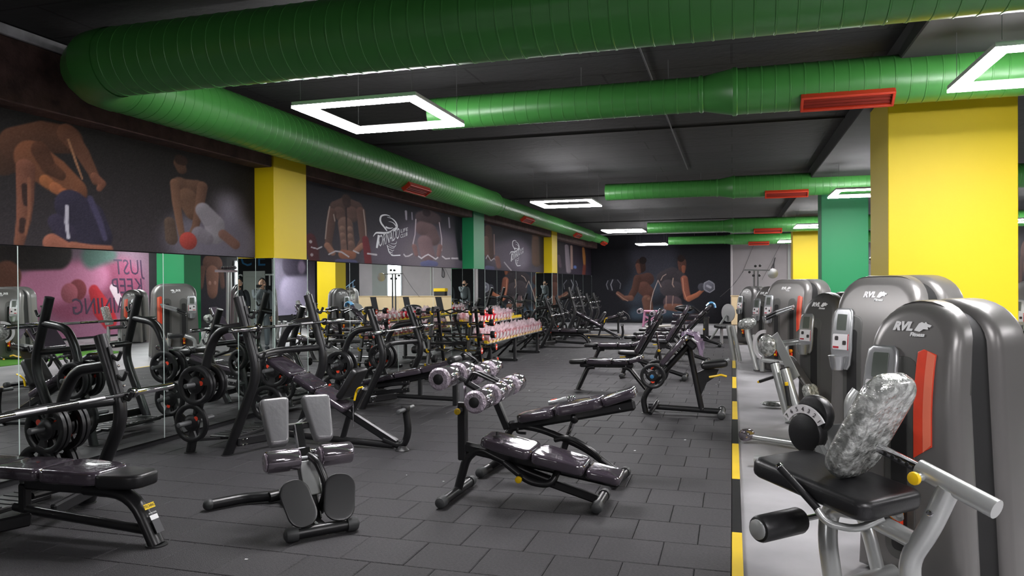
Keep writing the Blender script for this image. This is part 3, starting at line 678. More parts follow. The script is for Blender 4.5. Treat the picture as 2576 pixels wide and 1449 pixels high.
# bright window on the right wall
wn = G().box((XR-.03, 26.3, 1.6), (.05, 1.5, 2.0), None, .01).ob('window_1', 'glass_frame'); struct(wn, 'bright daylight window on the right wall')
G().box((XR-.06, 26.3, 1.6), (.02, 1.36, 1.86)).ob('pane', 'daylight', wn, 0)
wn2 = G().box((4.0, YF+1.37, 1.85), (.75, .06, 1.7), None, .01).ob('window_2', 'glass_frame'); struct(wn2, 'narrow bright window in the pale far wall')
G().box((4.0, YF+1.33, 1.85), (.62, .02, 1.58)).ob('pane', 'daylight', wn2, 0)
struct(G().box((4.75, YF+1.38, 1.8), (.8, .04, 3.5)).ob('trim_22', 'wall_grey'), 'grey green panel on the far wall')
struct(G().box((6.9, YF+1.38, 1.8), (2.1, .04, 3.5)).ob('trim_23', 'wall_dark'), 'dark panel on the far wall behind the stair rail')
struct(G().box((2.17, YF+1.37, 1.8), (.07, .06, 3.5), None, .01).ob('trim_24', 'door_white'), 'white upright strip on the far wall')
# stair rail
rl = T('stair_rail', 'pale blue stair railing by the far wall, seen in the mirrors', 'railing', (6.3, YF+.7, 0))
for k in range(6):
    G().tube([(k*.2-.5, 0, 0), (k*.2-.5, 0, 1.75-.14*k)], .016, 6).ob('baluster', 'rail_blue', rl)
for dz in (0, .28): G().tube([(-.6, 0, 1.82-dz), (.6, 0, .98-dz)], .02, 8).ob('handrail', 'rail_blue', rl)
# back wall: door and lettering
dr = G().box((5.72, YB+.03, 1.06), (.92, .06, 2.14), None, .01).ob('door_1', 'door_white'); struct(dr, 'white door in the dark back wall')
G().box((5.72, YB+.07, 1.05), (.66, .03, 1.75), None, .012).ob('door_panel', 'door_white', dr)
G().rcyl((5.36, YB+.06, 1.02), (5.36, YB+.12, 1.02), .022).ob('door_handle', 'chrome', dr)
lt = T('wall_lettering', 'white and blue letters on the dark wall around the white door', 'sign', (5.72, YB+.01, 0))
def bt(s, x, z, size, c): text(s, size, c, 'letter', lt, Matrix(((-1, 0, 0, x), (0, 0, 1, .006), (0, 1, 0, z), (0, 0, 0, 1))), .003)
bt('S', .62, 1.78, .62, 'white_print'); bt('TE', -.80, 1.78, .62, 'white_print')
bt('E', 1.0, 2.55, .75, 'letter_blue'); bt('C', .35, 2.55, .75, 'letter_blue'); bt('E', -.3, 2.55, .75, 'letter_blue'); bt('T', -1.1, 2.55, .75, 'letter_blue')
# ---- far wall details: counter with slanted dark panels, cables and a stain
ct = T('reception_counter', 'cream reception counter with slanted dark panels before the pale far wall', 'counter', (2.7, 29.8, 0))
G().box((0, 0, .54), (5.5, .5, 1.08), None, .008).ob('body', 'cream', ct)
G().box((0, 0, 1.095), (5.56, .56, .03), None, .006).ob('counter_top', 'cream', ct)
for x in (-2.05, -.55, 1.0, 2.3):
    g = G(); g.add([(x-.18, -.262, .02), (x+.1, -.262, .02), (x+.32, -.262, 1.06), (x+.04, -.262, 1.06), (x-.18, -.25, .02), (x+.1, -.25, .02), (x+.32, -.25, 1.06), (x+.04, -.25, 1.06)],
        [(0, 1, 2, 3), (4, 7, 6, 5), (0, 4, 5, 1), (1, 5, 6, 2), (2, 6, 7, 3), (3, 7, 4, 0)]); g.ob('slanted_panel', 'wall_dark', ct, 0)
for i, pts in enumerate([[(.9, 3.3), (.35, 1.9), (-.3, 1.15)], [(2.0, 3.4), (1.4, 2.2), (1.15, 1.7)]]):
    tag(G().tube([(x, YF+1.36, z) for x, z in pts], .006, 6, .3).ob('wall_cable', 'wire'), ['thin dark cable hanging across the pale far wall, left one', 'thin dark cable on the pale far wall, right one'][i], 'cable')
tag(G().tube([(1.66, YF+1.36, 2.6), (1.6, YF+1.36, 2.35), (1.62, YF+1.36, 1.95), (1.52, YF+1.36, 1.9), (1.5, YF+1.36, 2.15), (1.62, YF+1.36, 2.4)], .018, 8, .1).ob('cable_coil', 'stain'), 'dark coil of cable hung on the pale far wall', 'cable')
cr = T('tool_case', 'yellow lidded dark case standing on the cream counter', 'case', (.80, 29.75, 1.11))
G().box((0, 0, .09), (.5, .3, .18), None, .012).ob('case_body', 'steel_black2', cr); G().box((0, 0, .25), (.54, .34, .14), None, .02).ob('lid', 'saddle_yellow', cr)

# ================================================================ DUCTS
def duct_run(p0, axis, L, r, name, par, pitch=.115, n=28, r_end=None):
    """spiral duct: straight round run with raised seams"""
    d = Vector(axis); prof = [(r, 0)]; t = pitch*.7
    while t < L-.04:
        rr = r if r_end is None else r+(r_end-r)*t/L
        prof += [(rr, t-.007), (rr+.0035, t-.004), (rr+.0035, t+.004), (rr, t+.007)]; t += pitch
    prof.append((r if r_end is None else r_end, L))
    return G().lathe(p0, d, prof, n).ob(name, 'duct_green', par, 22)
def diffuser(par, c, along, down_tilt=0., L=.72, wd=.13):
    """red grille frame hanging under a duct"""
    ax = Vector(along); sd = Vector((0, 0, 1)).cross(ax)
    M = Matrix.Identity(3); M.col[0] = ax; M.col[1] = sd; M.col[2] = Vector((0, 0, 1))
    M = M @ Matrix.Rotation(down_tilt, 3, 'X'); c = Vector(c)
    g = G()
    for s in (-1, 1):
        g.box(c+M @ Vector((0, s*wd/2, 0)), (L, .022, .075), M, .003); g.box(c+M @ Vector((s*L/2, 0, 0)), (.022, wd+.02, .075), M, .003)
    o = g.ob('vent_frame', 'vent_red', par)
    for k in range(3): G().box(c+M @ Vector((0, (k-1)*wd/4, -.005)), (L-.02, .012, .04), M @ Matrix.Rotation(R(25), 3, 'X')).ob('vane', 'vent_dark', o, 0)
dm = T('air_duct', 'green round main duct with elbow running along the left wall and overhead', 'duct', (-4.82, 4.55, 3.28))
ZD = 0.
duct_run((0, .38, 0), (0, 1, 0), 9.9, .25, 'duct_section', dm)
g = G(); prof = [(.25, 0), (.262, .01), (.262, .05), (.25, .06), (.2, .35), (.212, .36), (.212, .40), (.2, .41)]
g.lathe((0, 10.28, 0), (0, 1, 0), prof, 28).ob('reducer', 'duct_green', dm)
duct_run((0, 10.69, 0), (0, 1, 0), 10.8, .2, 'duct_section', dm)
g = G().lathe((0, 21.49, 0), (0, 1, 0), [(.2, 0), (.16, .3), (.17, .31), (.17, .33), (.16, .34)], 24).ob('reducer', 'duct_green', dm)
duct_run((0, 21.83, 0), (0, 1, 0), 2.9, .16, 'duct_section', dm)
# gored elbow
g = G(); pts = []
for i in range(6):
    a = R(90*i/5); pts.append((.38-.38*math.sin(R(90)-a) if False else .38-.38*math.cos(a), .38-.38*math.sin(a), 0))
gore = [(0, .40, 0)]+[(.38*(1-math.cos(R(t))), .38*(1-math.sin(R(t))), 0) for t in (0, 22, 45, 68, 90)]+[(.40, 0, 0)]
g.tube(gore, .256, 28, 0, cap=False, up=(0, 0, 1)).ob('elbow', 'duct_green', dm, 18)
duct_run((.38, 0, 0), (1, 0, 0), 11.4, .25, 'duct_section', dm)
for yy in (6.1, 12.6, 18.6, 23.6): diffuser(dm, (.16, yy, -.215 if yy < 10 else -.17), (0, 1, 0), R(-35), .8)
bz = [3.285, 3.33, 3.16, 3.19]
for i in range(4):
    yy = 6.9+7.25*i; z = bz[i]
    t = T('air_duct', 'green round branch duct under the ceiling, %s from the camera' % ['nearest', 'second', 'third', 'farthest'][i], 'duct', (-2.3, yy, z))
    e0 = .55 if i == 0 else 0.
    duct_run((-e0, 0, 0), (1, 0, 0), 2.02+e0, .155, 'duct_section', t)
    G().lathe((2.02, 0, 0), (1, 0, 0), [(.155, 0), (.165, .01), (.165, .03), (.155, .04), (.20, .28), (.21, .29), (.21, .32), (.2, .33)], 24).ob('reducer', 'duct_green', t)
    duct_run((2.35, 0, 0), (1, 0, 0), 7.8, .2, 'duct_section', t)
    diffuser(t, (3.22, -.12, -.165), (1, 0, 0), R(-38), .70)
    for hx in (.95, 1.75, 4.6): G().tube([(hx, 0, .15), (hx, 0, ZC-z)], .004, 5).ob('hanger_rod', 'wire', t); 
tt = None
# ================================================================ LAMPS
def lamp(x, y, lb):
    t = T('frame_lamp', lb, 'lamp', (x, y, 3.0), 0, 'square frame ceiling lamps')
    S, W_ = 1.06, .085
    g = G(); d = G()
    for (cx, cy, sx, sy) in ((0, S/2-W_/2, S, W_), (0, -S/2+W_/2, S, W_), (S/2-W_/2, 0, W_, S-2*W_), (-S/2+W_/2, 0, W_, S-2*W_)):
        g.box((cx, cy, .030), (sx, sy, .03)); d.box((cx, cy, .005), (sx, sy, .02))
    d.ob('diffuser', 'lamp', t, 0); g.ob('housing', 'lamp_body', t, 0)
    for sx in (-1, 1):
        for sy in (-1, 1): G().tube([(sx*.48, sy*.48, .07), (sx*.48, sy*.48, ZC-3.0)], .002, 4).ob('suspension_wire', 'wire', t, 0)
cn = {-2.8: 'left', 2.06: 'middle', 6.7: 'right'}
for ix, x in enumerate((-2.8, 2.06, 6.7)):
    for iy, y in enumerate((5.7, 12.95, 20.2, 27.45, (-4.0, 1.2, .4)[ix])):
        lamp(x, y, 'glowing square frame lamp, %s in the %s row of lamps' % (['nearest', 'second', 'third', 'farthest', 'the one behind the camera'][iy], ['left', 'middle', 'right'][ix]))

# ================================================================ EQUIPMENT PARTS
def balls(par, pts, r=.05):
    for p in pts: G().ell(p, r, r, r*.98, 12, 8).ob('end_cap', 'foot_rubber', par)
def foot_bar(par, p0, p1, r=.036, cap=.042):
    p0 = Vector(p0); p1 = Vector(p1); d = (p1-p0).normalized()
    o = G().tube([p0, p1], r, 14).ob('foot_bar', 'steel_black', par)
    for p, s in ((p0, -1), (p1, 1)):
        G().lathe(p-d*s*.05, d*s, [(cap, 0), (cap, .05), (cap*.85, .07), (cap*.4, .082)], 14).ob('end_cap', 'foot_rubber', o)
    return o
def pad_on(par, p0, p1, wd, t, m='wrapped_vinyl', w1=None, name='pad', b=.02, side=(0, 1, 0), crown=.006, rr=.04):
    """upholstered pad whose underside runs p0 -> p1"""
    M = frame_on(p0, p1, side); L = (Vector(p1)-Vector(p0)).length; w1 = w1 or wd
    O = rrect(L, wd, rr, 4, L/2, 0)
    O = [(x, y*(1+(w1/wd-1)*x/L)) for x, y in O]
    return G().pad(O, t, b, M, crown).ob(name, m, par, 50)
def bolt(par, p, d=(0, -1, 0), r=.009):
    p = Vector(p); return G().rcyl(p, p+Vector(d)*.012, r, .004, 8).ob('bolt', 'chrome', par)
# ---- weight plate prototypes (axis along local Y)
def plate_mesh(Rr):
    bm = bmesh.new(); n = 48; rad = [.026, .055, .36*Rr, .44*Rr, .74*Rr, .82*Rr, .93*Rr, Rr]; grid = []
    for r in rad: grid.append([bm.verts.new((r*math.sin(2*math.pi*j/n), 0, r*math.cos(2*math.pi*j/n))) for j in range(n)])
    fcs = []
    for i in range(len(rad)-1):
        for j in range(n):
            if 3 <= i < 4 and any(abs(((j+.5-c+n/2) % n)-n/2) < 6 for c in (0, 16, 32)): continue
            fcs.append(bm.faces.new((grid[i][j], grid[i][(j+1) % n], grid[i+1][(j+1) % n], grid[i+1][j])))
    ex = bmesh.ops.extrude_face_region(bm, geom=fcs); up = [v for v in ex['geom'] if isinstance(v, bmesh.types.BMVert)]
    upset = set(up)
    def hh(r): return .021 if r < .056 else (.012 if r < .45*Rr else (.011 if r < .76*Rr else (.019 if r < .95*Rr else .014)))
    for v in bm.verts:
        r = math.hypot(v.co.x, v.co.z); v.co.y = hh(r) if v in upset else -hh(r)
    bmesh.ops.recalc_face_normals(bm, faces=bm.faces)
    me = bpy.data.meshes.new('plate'); bm.to_mesh(me); bm.free()
    me.polygons.foreach_set('use_smooth', [True]*len(me.polygons)); me.set_sharp_from_angle(angle=R(40)); me.materials.append(MATS['rubber_plate'])
    return me
PL = {}
for key, Rr in (('big', .20), ('mid', .185), ('small', .150)): PL[key] = plate_mesh(Rr)
_st = G().lathe((0, 0, 0), (0, 1, 0), [(.0, -.001), (.023, -.001), (.023, .001), (.0, .001)], 14).ob('sticker', 'sticker_red'); STK = _st.data; bpy.data.objects.remove(_st)
_st = G().lathe((0, 0, 0), (0, 1, 0), [(.026, -.023), (.033, -.023), (.033, .023), (.026, .023)], 18).ob('hub_ring', 'steel_black2'); HUB = _st.data; bpy.data.objects.remove(_st)
def plate(loc, key, lb, spin=0., group='rubber grip weight plates'):
    Rr = {'big': .20, 'mid': .185, 'small': .15}[key]
    t = T('weight_plate', lb, 'weight plate', loc, 0, group); t.rotation_euler = (0, spin, 0)
    for nm, me, l in (('disc', PL[key], (0, 0, 0)), ('hub_ring', HUB, (0, 0, 0)), ('sticker', STK, (.0, -.0125, -.40*Rr)), ('sticker', STK, (.0, .0125, -.40*Rr))):
        o = bpy.data.objects.new(nm, me); C.objects.link(o); o.parent = t; o.location = l
    return t
# ---- barbell (along Y)
def barbell(loc, L, lb, rz=0.):
    t = T('barbell', lb, 'barbell', loc, rz, 'straight chrome barbells on the bench racks')
    h = L/2; sl = .40
    G().tube([(0, -h+sl, 0), (0, h-sl, 0)], .014, 12).ob('shaft', 'chrome_dark', t)
    for s in (-1, 1):
        G().tube([(0, s*.12, 0), (0, s*.34, 0)], .0148, 12).ob('grip', 'knurl', t)
        G().rcyl((0, s*(h-sl+.0), 0), (0, s*h, 0), .025, .004, 16).ob('sleeve', 'chrome', t)
        G().rcyl((0, s*(h-sl-.02), 0), (0, s*(h-sl+.02), 0), .038, .006, 16).ob('collar', 'chrome_dark', t)
    return t
# ================================================================ BENCH PRESS STATIONS
def station(kind, yc, where, xo=-4.45, plates=(), bar=True, zbar=None, foot_y=.6):
    H = {'flat': 1.24, 'incline': 1.49, 'decline': 1.28}[kind]; zk = .53*H
    t = T('bench_press_station', {'flat': 'black flat bench press station', 'incline': 'black incline bench press station with sloping pads', 'decline': 'black decline bench press station with leg rollers'}[kind]+' '+where, 'weight bench', (xo, yc, 0), 0, 'bench press stations along the mirror wall')
    ux = lambda z: (-.13+.34*z/zk) if z < zk else .21-.21*(z-zk)/(H-zk)
    lx = lambda z: -.55+.22*z/(.66*H)
    for s in (-1, 1):
        y = s*foot_y
        u = G().tube([(-.13, y, .0), (.21, y, zk), (0, y, H)], .045, 14, .16, ry=.048).ob('upright', 'steel_black', t)
        G().lathe((-.13, y, 0), (0, 0, 1), [(.06, 0), (.06, .006), (.05, .008)], 14).ob('foot_flange', 'steel_black2', u)
        a = Vector((ux(zk+.12)+.048, y, zk+.10)); b = Vector((ux(H-.10)+.048, y, H-.08))
        G().bar(a, b, .035, .012, .003, up=(0, 1, 0) if False else (1, 0, 0)).ob('hook_plate', 'steel_black2', u)
        for k in range(3):
            p = a.lerp(b, .12+.36*k)
            hk = G().tube([p, p+Vector((.055, 0, -.035)), p+Vector((.085, 0, .03))], .014, 8, .02).ob('hook', 'steel_black2', u)
            bolt(u, p+Vector((.008, 0, .07)), (1, 0, 0), .011)
        l = G().tube([(.06, y, .82*H), (-.22, y, .79*H), (-.33, y, .66*H), (-.55, y, .0)], .041, 14, .13, ry=.045).ob('rear_leg', 'steel_black', t)
        G().lathe((-.55, y, 0), (0, 0, 1), [(.058, 0), (.058, .006), (.048, .008)], 14).ob('foot_flange', 'steel_black2', l)
        for z in (.45*H, .205*H):
            G().rcyl((lx(z), y-.24, z), (lx(z), y+.24, z), .0235, .005, 14).ob('plate_peg', 'peg_grey', l)
    G().tube([(.15, -foot_y, .62*H), (.02, -.12, .62*H+.01), (.02, .12, .62*H+.01), (.15, foot_y, .62*H)], .034, 12, .12).ob('cross_beam', 'steel_black', t)
    for s in (-1, 1):
        br = G().bar((-.02, s*foot_y, .13), (.12, s*.08, .11), .045, .085, .012).ob('base_brace', 'steel_black', t)
        for q in (.12, .20):
            for zz in (.10, .15): bolt(br, Vector((-.02, s*foot_y, zz)).lerp(Vector((.12, s*.08, zz)), q)+Vector((.022*1, -.03, 0)))
    G().box((-.36, 0, .11), (.30, .75, .035), None, .008).ob('spotter_step', 'steel_black2', t)
    st_ = t.children[-1]
    for k in range(9): G().box((-.36, -.32+.08*k, .131), (.26, .02, .007), None, .002).ob('tread_rib', 'foot_rubber', st_, 0)
    for s in (-1, 1): G().bar((-.36, s*.3, .095), (-.53, s*foot_y, .12), .03, .03).ob('step_bracket', 'steel_black', t)
    if kind == 'flat':
        G().bar((.0, 0, .32), (.78, 0, .33), .07, .09, .015).ob('bench_rail', 'steel_black', t)
        pad_on(t, (-.52, 0, .365), (-.12, 0, .37), .31, .075); pad_on(t, (-.11, 0, .37), (.25, 0, .372), .33, .08); pad_on(t, (.26, 0, .372), (.70, 0, .37), .36, .085, w1=.30, rr=.07)
        pad_on(t, (.66, 0, .355), (.98, 0, .36), .30, .085, 'vinyl', .22, rr=.08)
        l = G().tube([(.50, 0, .31), (.86, 0, .31), (1.03, 0, .0)], .042, 14, .22, ry=.055).ob('front_leg', 'steel_black', t)
        G().lathe((1.03, 0, 0), (0, 0, 1), [(.066, 0), (.066, .006), (.056, .008)], 14).ob('foot_flange', 'steel_black2', l)
        # stickers on the leg face
        n = Vector((.87, 0, .48)); d = Vector((.48, 0, -.87)); c0 = Vector((.935, 0, .215))
        def stk(q, w_, h_, m, nm): 
            M = Matrix(((0, d.x, n.x), (1, 0, 0), (0, d.z, n.z))); return G().box(c0+d*q+n*.047, (w_, h_, .002), M, .0).ob(nm, m, l, 0)
        stk(.0, .085, .034, 'saddle_yellow', 'badge'); stk(.075, .062, .03, 'white_print', 'label_strip'); stk(.135, .06, .085, 'stain', 'label_text_block')
        Mt = Matrix(((0, -d.x, n.x, 0), (1, 0, 0, 0), (0, -d.z, n.z, 0), (0, 0, 0, 1))); p = c0+n*.0492; Mt.translation = p
        text('TECHNO', .026, 'ink', 'badge_lettering', l, Mt, .0004, .2, .85)
        Mt2 = Mt.copy(); Mt2.translation = c0+d*.047+n*.0485; text('AB MACHINE', .012, 'white_print', 'badge_lettering', l, Mt2, .0003, 0, .9)
        G().tube([(-.1, 0, .15), (.1, 0, .13), (.97, 0, .085)], .03, 12, .1).ob('base_tube', 'steel_black', t)
        G().bar((-.02, 0, .12), (-.02, 0, .31), .06, .06, .01).ob('rear_post', 'steel_black', t)
        fs = G(); fs.tube([(-.02, .05, .21), (-.02, .4, .2), (.1, .55, .2)], .024, 10, .1).ob('side_tube', 'steel_black', t)
    elif kind == 'incline':
        G().bar((-.02, 0, .80), (1.34, 0, .06), .055, .085, .014).ob('sloping_rail', 'steel_black', t)
        rl_ = t.children[-1]; G().bar((.80, 0, .402), (1.10, 0, .238), .022, .012, .002).ob('slot', 'gap_black', rl_)
        u = Vector((1.36, 0, -.74)).normalized(); n = Vector((.478, 0, .878))
        o0 = Vector((-.07, 0, .80))+n*.035
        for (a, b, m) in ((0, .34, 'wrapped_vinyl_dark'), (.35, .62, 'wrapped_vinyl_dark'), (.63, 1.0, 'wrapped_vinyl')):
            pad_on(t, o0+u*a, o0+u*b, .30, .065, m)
        G().bar((.86, 0, .36), (1.0, 0, .60), .05, .09, .02, up=(0, 1, 0)).ob('seat_carriage', 'steel_black', t)
        sc = t.children[-1]; G().bar((.83, 0, .34), (.74, 0, .05), .045, .05, .01).ob('carriage_leg', 'steel_black', t)
        pad_on(t, (.80, 0, .47), (.98, 0, .76), .30, .07, 'vinyl', .26, 'seat_pad')
        G().tube([(.95, -.09, .56), (.98, -.11, .60), (1.03, -.11, .615)], .010, 8, .02).ob('lever', 'knob_yellow', sc); G().tube([(.95, -.09, .56), (.93, -.09, .48)], .011, 8).ob('lever', 'knob_yellow', sc)
        G().tube([(.9, -.06, .45), (.90, -.06, .22)], .006, 6).ob('pull_rod', 'chrome', sc)
        G().tube([(.05, 0, .10), (1.30, 0, .045)], .034, 12).ob('base_tube', 'steel_black', t)
        p = G().tube([(1.2, 0, .10), (1.40, 0, .03), (1.46, 0, .18), (1.43, 0, .41)], .035, 12, .12).ob('foot_post', 'steel_black', t)
        G().lathe((1.39, 0, .0), (0, 0, 1), [(.07, 0), (.07, .006), (.045, .03), (.04, .05)], 14).ob('foot_flange', 'steel_black2', p)
        G().rcyl((1.43, -.17, .40), (1.43, .17, .40), .021, .004, 14).ob('foot_peg', 'peg_grey', p)
        G().rcyl((1.43, 0, .385), (1.43, 0, .435), .044, .006, 14).ob('post_cap', 'steel_black2', p)
    else:
        G().bar((-.2, 0, .22), (1.0, 0, .50), .06, .09, .015).ob('sloping_rail', 'steel_black', t)
        pad_on(t, (-.36, 0, .235), (.10, 0, .34), .28, .075, 'wrapped_vinyl_dark'); pad_on(t, (.11, 0, .342), (.50, 0, .42), .29, .08, 'wrapped_vinyl'); pad_on(t, (.51, 0, .422), (.92, 0, .53), .30, .085, 'wrapped_vinyl', .24)
        for y in (-.19, .19): G().rcyl((1.0, y-.13, .62), (1.0, y+.13, .62), .062, .014, 18).ob('leg_roller', 'vinyl', t)
        G().tube([(.96, 0, .50), (1.0, 0, .62)], .022, 8).ob('roller_stem', 'steel_black', t); G().tube([(1.0, -.33, .62), (1.0, .33, .62)], .013, 8).ob('roller_axle', 'peg_grey', t)
        G().tube([(.92, 0, .56), (1.05, 0, .72), (1.25, 0, .60), (1.30, 0, .45)], .016, 8, .06).ob('handle', 'steel_black', t)
        for y in (-.17, .17): G().rcyl((1.12, y-.11, .47), (1.12, y+.11, .47), .05, .012, 16).ob('leg_roller', 'vinyl', t)
        G().tube([(1.12, -.28, .47), (1.12, .28, .47)], .012, 8).ob('roller_axle', 'peg_grey', t); G().tube([(1.0, 0, .50), (1.12, 0, .47)], .02, 8).ob('roller_stem', 'steel_black', t)
        G().tube([(-.1, 0, .10), (.95, 0, .08)], .03, 12).ob('base_tube', 'steel_black', t)
        G().bar((.43, 0, .08), (.43, 0, .38), .05, .05, .008).ob('post', 'steel_black', t); G().bar((.93, 0, 0), (.93, 0, .46), .06, .06, .008).ob('post', 'steel_black', t)
        for q in range(2):
            a = Vector((.02, -.045, .20+.0*q)); G().bar((-.3, -.05, .16-.10*q+.06), (.30, -.05, .24-.10*q+.05), .02, .06, .01).ob('side_rail', 'steel_black', t)
            for bx in (-.25, -.2, .2, .26): bolt(t.children[-1], (bx, -.06, .16-.10*q+.06+(bx+.3)*.12+.01))
    zb = zbar or {'flat': .82, 'incline': 1.2, 'decline': 1.0}[kind]
    if bar: barbell((xo+ux(zb)+.09, yc+.05, zb), 2.0, 'chrome barbell resting on the %s bench press station %s' % (kind, where))
    # plates: (leg -1/+1, peg 0 upper / 1 lower, side -1/+1, count, size)
    for (lg, pg, sd, cnt, key) in plates:
        z = (.45, .205)[pg]*H
        for i in range(cnt):
            nm = '%s plate, %s side of %s %s peg, %s %s' % (ordn(i), 'near' if sd < 0 else 'far', 'near' if lg < 0 else 'far', ('upper', 'lower')[pg], kind+' station', where)
            Rr = {'big': .20, 'mid': .185, 'small': .15}[key]
            plate((xo+lx(z), yc+lg*foot_y+sd*(.062+.043*i), z-.008), key, nm, random.choice((0, 2.1, 4.2))+random.uniform(-.3, .3))
    return t
N = (-1, 0, -1, 2, 'mid'); 
station('flat', 3.80, 'nearest the camera', plates=[(-1, 0, 1, 1, 'mid'), (1, 0, -1, 2, 'mid'), (1, 0, 1, 2, 'mid'), (1, 1, -1, 2, 'mid'), (1, 1, 1, 2, 'mid')])
station('incline', 6.60, 'by large yellow pilaster', plates=[(-1, 0, -1, 2, 'mid'), (-1, 0, 1, 2, 'mid'), (-1, 1, -1, 1, 'mid'), (1, 0, -1, 1, 'mid'), (1, 0, 1, 2, 'mid'), (1, 1, -1, 1, 'big')])
station('decline', 9.25, 'near the barbell rack', plates=[(-1, 0, -1, 2, 'mid'), (-1, 0, 1, 1, 'mid'), (1, 0, -1, 2, 'mid'), (1, 0, 1, 1, 'mid'), (-1, 1, -1, 1, 'mid'), (1, 1, -1, 1, 'mid')])
station('flat', 18.60, 'behind the dumbbells', plates=[(-1, 0, -1, 2, 'mid'), (-1, 0, 1, 2, 'mid'), (1, 0, -1, 1, 'mid'), (1, 1, -1, 1, 'mid')])
station('incline', 21.30, 'far from the camera', plates=[(-1, 0, -1, 2, 'mid'), (-1, 1, -1, 1, 'mid'), (1, 0, -1, 2, 'mid'), (1, 1, -1, 1, 'big')])
station('decline', 23.95, 'at the far floor', plates=[(-1, 0, -1, 2, 'mid'), (1, 0, -1, 1, 'mid'), (1, 1, -1, 1, 'mid')])

# ================================================================ BACK EXTENSION BENCH (foreground)
gt = T('back_extension_bench', 'back extension bench with two wrapped rollers and grey sheened thigh pads, foreground', 'exercise bench', (-2.51, 4.21, 0), R(138.6))
# local x = forward (away from foot plates), y = left
foot_bar(gt, (0, .21, .047), (0, -.21, .047), .038, .048)
G().bar((.0, 0, .06), (.98, 0, .06), .06, .05, .01).ob('base_rail', 'steel_black', gt)
o = G().tube([(.92, -.10, .045), (.96, .12, .045), (1.02, .26, .04), (.98, .50, .04)], .037, 14, .15).ob('rear_foot', 'steel_black', gt); balls(o, [(.98, .505, .042)], .042)
o = G().tube([(.92, .10, .045), (.96, -.12, .045), (1.02, -.26, .04), (.98, -.44, .04)], .037, 14, .15).ob('rear_foot', 'steel_black', gt); balls(o, [(.98, -.445, .042)], .042)
G().bar((.16, 0, .05), (.42, 0, .46), .09, .085, .012).ob('main_post', 'steel_black', gt)
G().bar((.175, 0, .225), (.295, 0, .425), .115, .014, .004, up=(-.84, 0, .53)).ob('post_face', 'silver_paint', gt)
G().bar((.40, 0, .42), (.53, 0, .63), .058, .055, .006).ob('inner_post', 'chrome', gt)
G().bar((.395, 0, .41), (.435, 0, .475), .10, .10, .01).ob('post_collar', 'chrome_dark', gt)
G().rcyl((.40, -.05, .46), (.40, -.10, .46), .016, .005).ob('pin_knob', 'chrome', gt)
G().tube([(.20, -.05, .10), (.12, -.08, .28), (.20, -.03, .44), (.28, 0, .46)], .026, 12, .10).ob('roller_arm', 'steel_black', gt)
G().tube([(.26, -.30, .455), (.26, .30, .455)], .013, 10).ob('roller_axle', 'peg_grey', gt)
for s in (-1, 1):
    ro = G().rcyl((.26, s*.075, .455), (.26, s*.285, .455), .073, .012, 24).ob('ankle_roller', 'roller_wrap', gt)
    for q in (.07, .288):
        prof = [(.02, -.012), (.045, -.006), (.062, .0), (.055, .008), (.03, .012)]
        G().lathe((.26, s*q, .455), (0, 1, 0), prof, 16).ob('wrap_gather', 'wrap_crumple', ro)
    # foot plates
    M = Matrix.Translation((.06, s*.135, .215)) @ Matrix.Rotation(s*R(-14), 4, 'X') @ Matrix.Rotation(R(-62), 4, 'Y') @ Matrix.Rotation(s*R(14), 4, 'X')
    fp = G().pad(rrect(.31, .20, .09, 6), .016, .005, M).ob('foot_plate', 'steel_black', gt)
    for q in (-.07, .05): bolt(fp, M @ Vector((q, -s*.05, -.0)), M.to_3x3() @ Vector((0, 0, -1)), .008)
    # thigh pads: trapezoid, wide at the top
    Mp = frame_on((.46, s*.135, .50), (.64, s*.145, .79), (0, 1, 0))
    O = rrect(.34, .20, .03, 4, .17, 0); O = [(x, y*(.62+.40*x/.34)+s*.02*(1-x/.34)) for x, y in O]
    G().pad(O, .085, .022, Mp @ Matrix.Translation((0, 0, -.01)), .004).ob('thigh_pad', 'pad_sheen', gt, 50)
G().bar((.53, -.18, .62), (.53, .18, .62), .04, .04, .006).ob('pad_bracket', 'steel_black', gt)

# ================================================================ AB BENCHES (foreground middle)
def wrapped_rollers(t, x, z, spans, r=.080):
    for (a, b) in spans:
        ro = G().rcyl((x, a, z), (x, b, z), r, .016, 24).ob('foam_roller', 'roller_wrap', t)
        G().lathe((x, a-.004, z), (0, 1, 0), [(.036, -.008), (.068, -.006), (r+.003, .012), (r+.001, .035)], 20).ob('wrap_gather', 'wrap_crumple', ro)
        G().rcyl((x, a-.016, z), (x, a+.01, z), .040, .006, 16).ob('end_plug', 'vinyl', ro)
    G().tube([(x, spans[0][0]+.02, z), (x, spans[-1][1]-.02, z)], .013, 8).ob('roller_axle', 'steel_black', t)
b1 = T('ab_bench', 'decline ab bench with glossy wrapped pads sloping down to the right, foreground', 'exercise bench', (-1.45, 5.28, 0))
foot_bar(b1, (-.55, -.33, .046), (-.54, .30, .046)); foot_bar(b1, (.54, -.16, .046), (.54, .20, .046))
G().tube([(-.54, 0, .06), (-.47, 0, .30), (-.37, 0, .375), (-.20, 0, .30), (.04, 0, .21), (.22, 0, .16)], .033, 14, .12).ob('leg_tube', 'steel_black', b1)
G().bar((.14, 0, .165), (.53, 0, .055), .05, .06, .012).ob('base_rail', 'steel_black', b1)
G().tube([(-.15, -.08, .30), (.05, -.10, .17), (.20, -.08, .16), (.24, -.02, .26)], .026, 12, .12).ob('guard_tube', 'steel_black', b1)
o = G().rcyl((-.02, -.06, .225), (-.02, -.15, .205), .019, .004).ob('pin_sleeve', 'steel_black2', b1); G().rcyl((-.02, -.15, .205), (-.02, -.175, .200), .025, .007, 16).ob('pin_knob', 'knob_yellow', o)
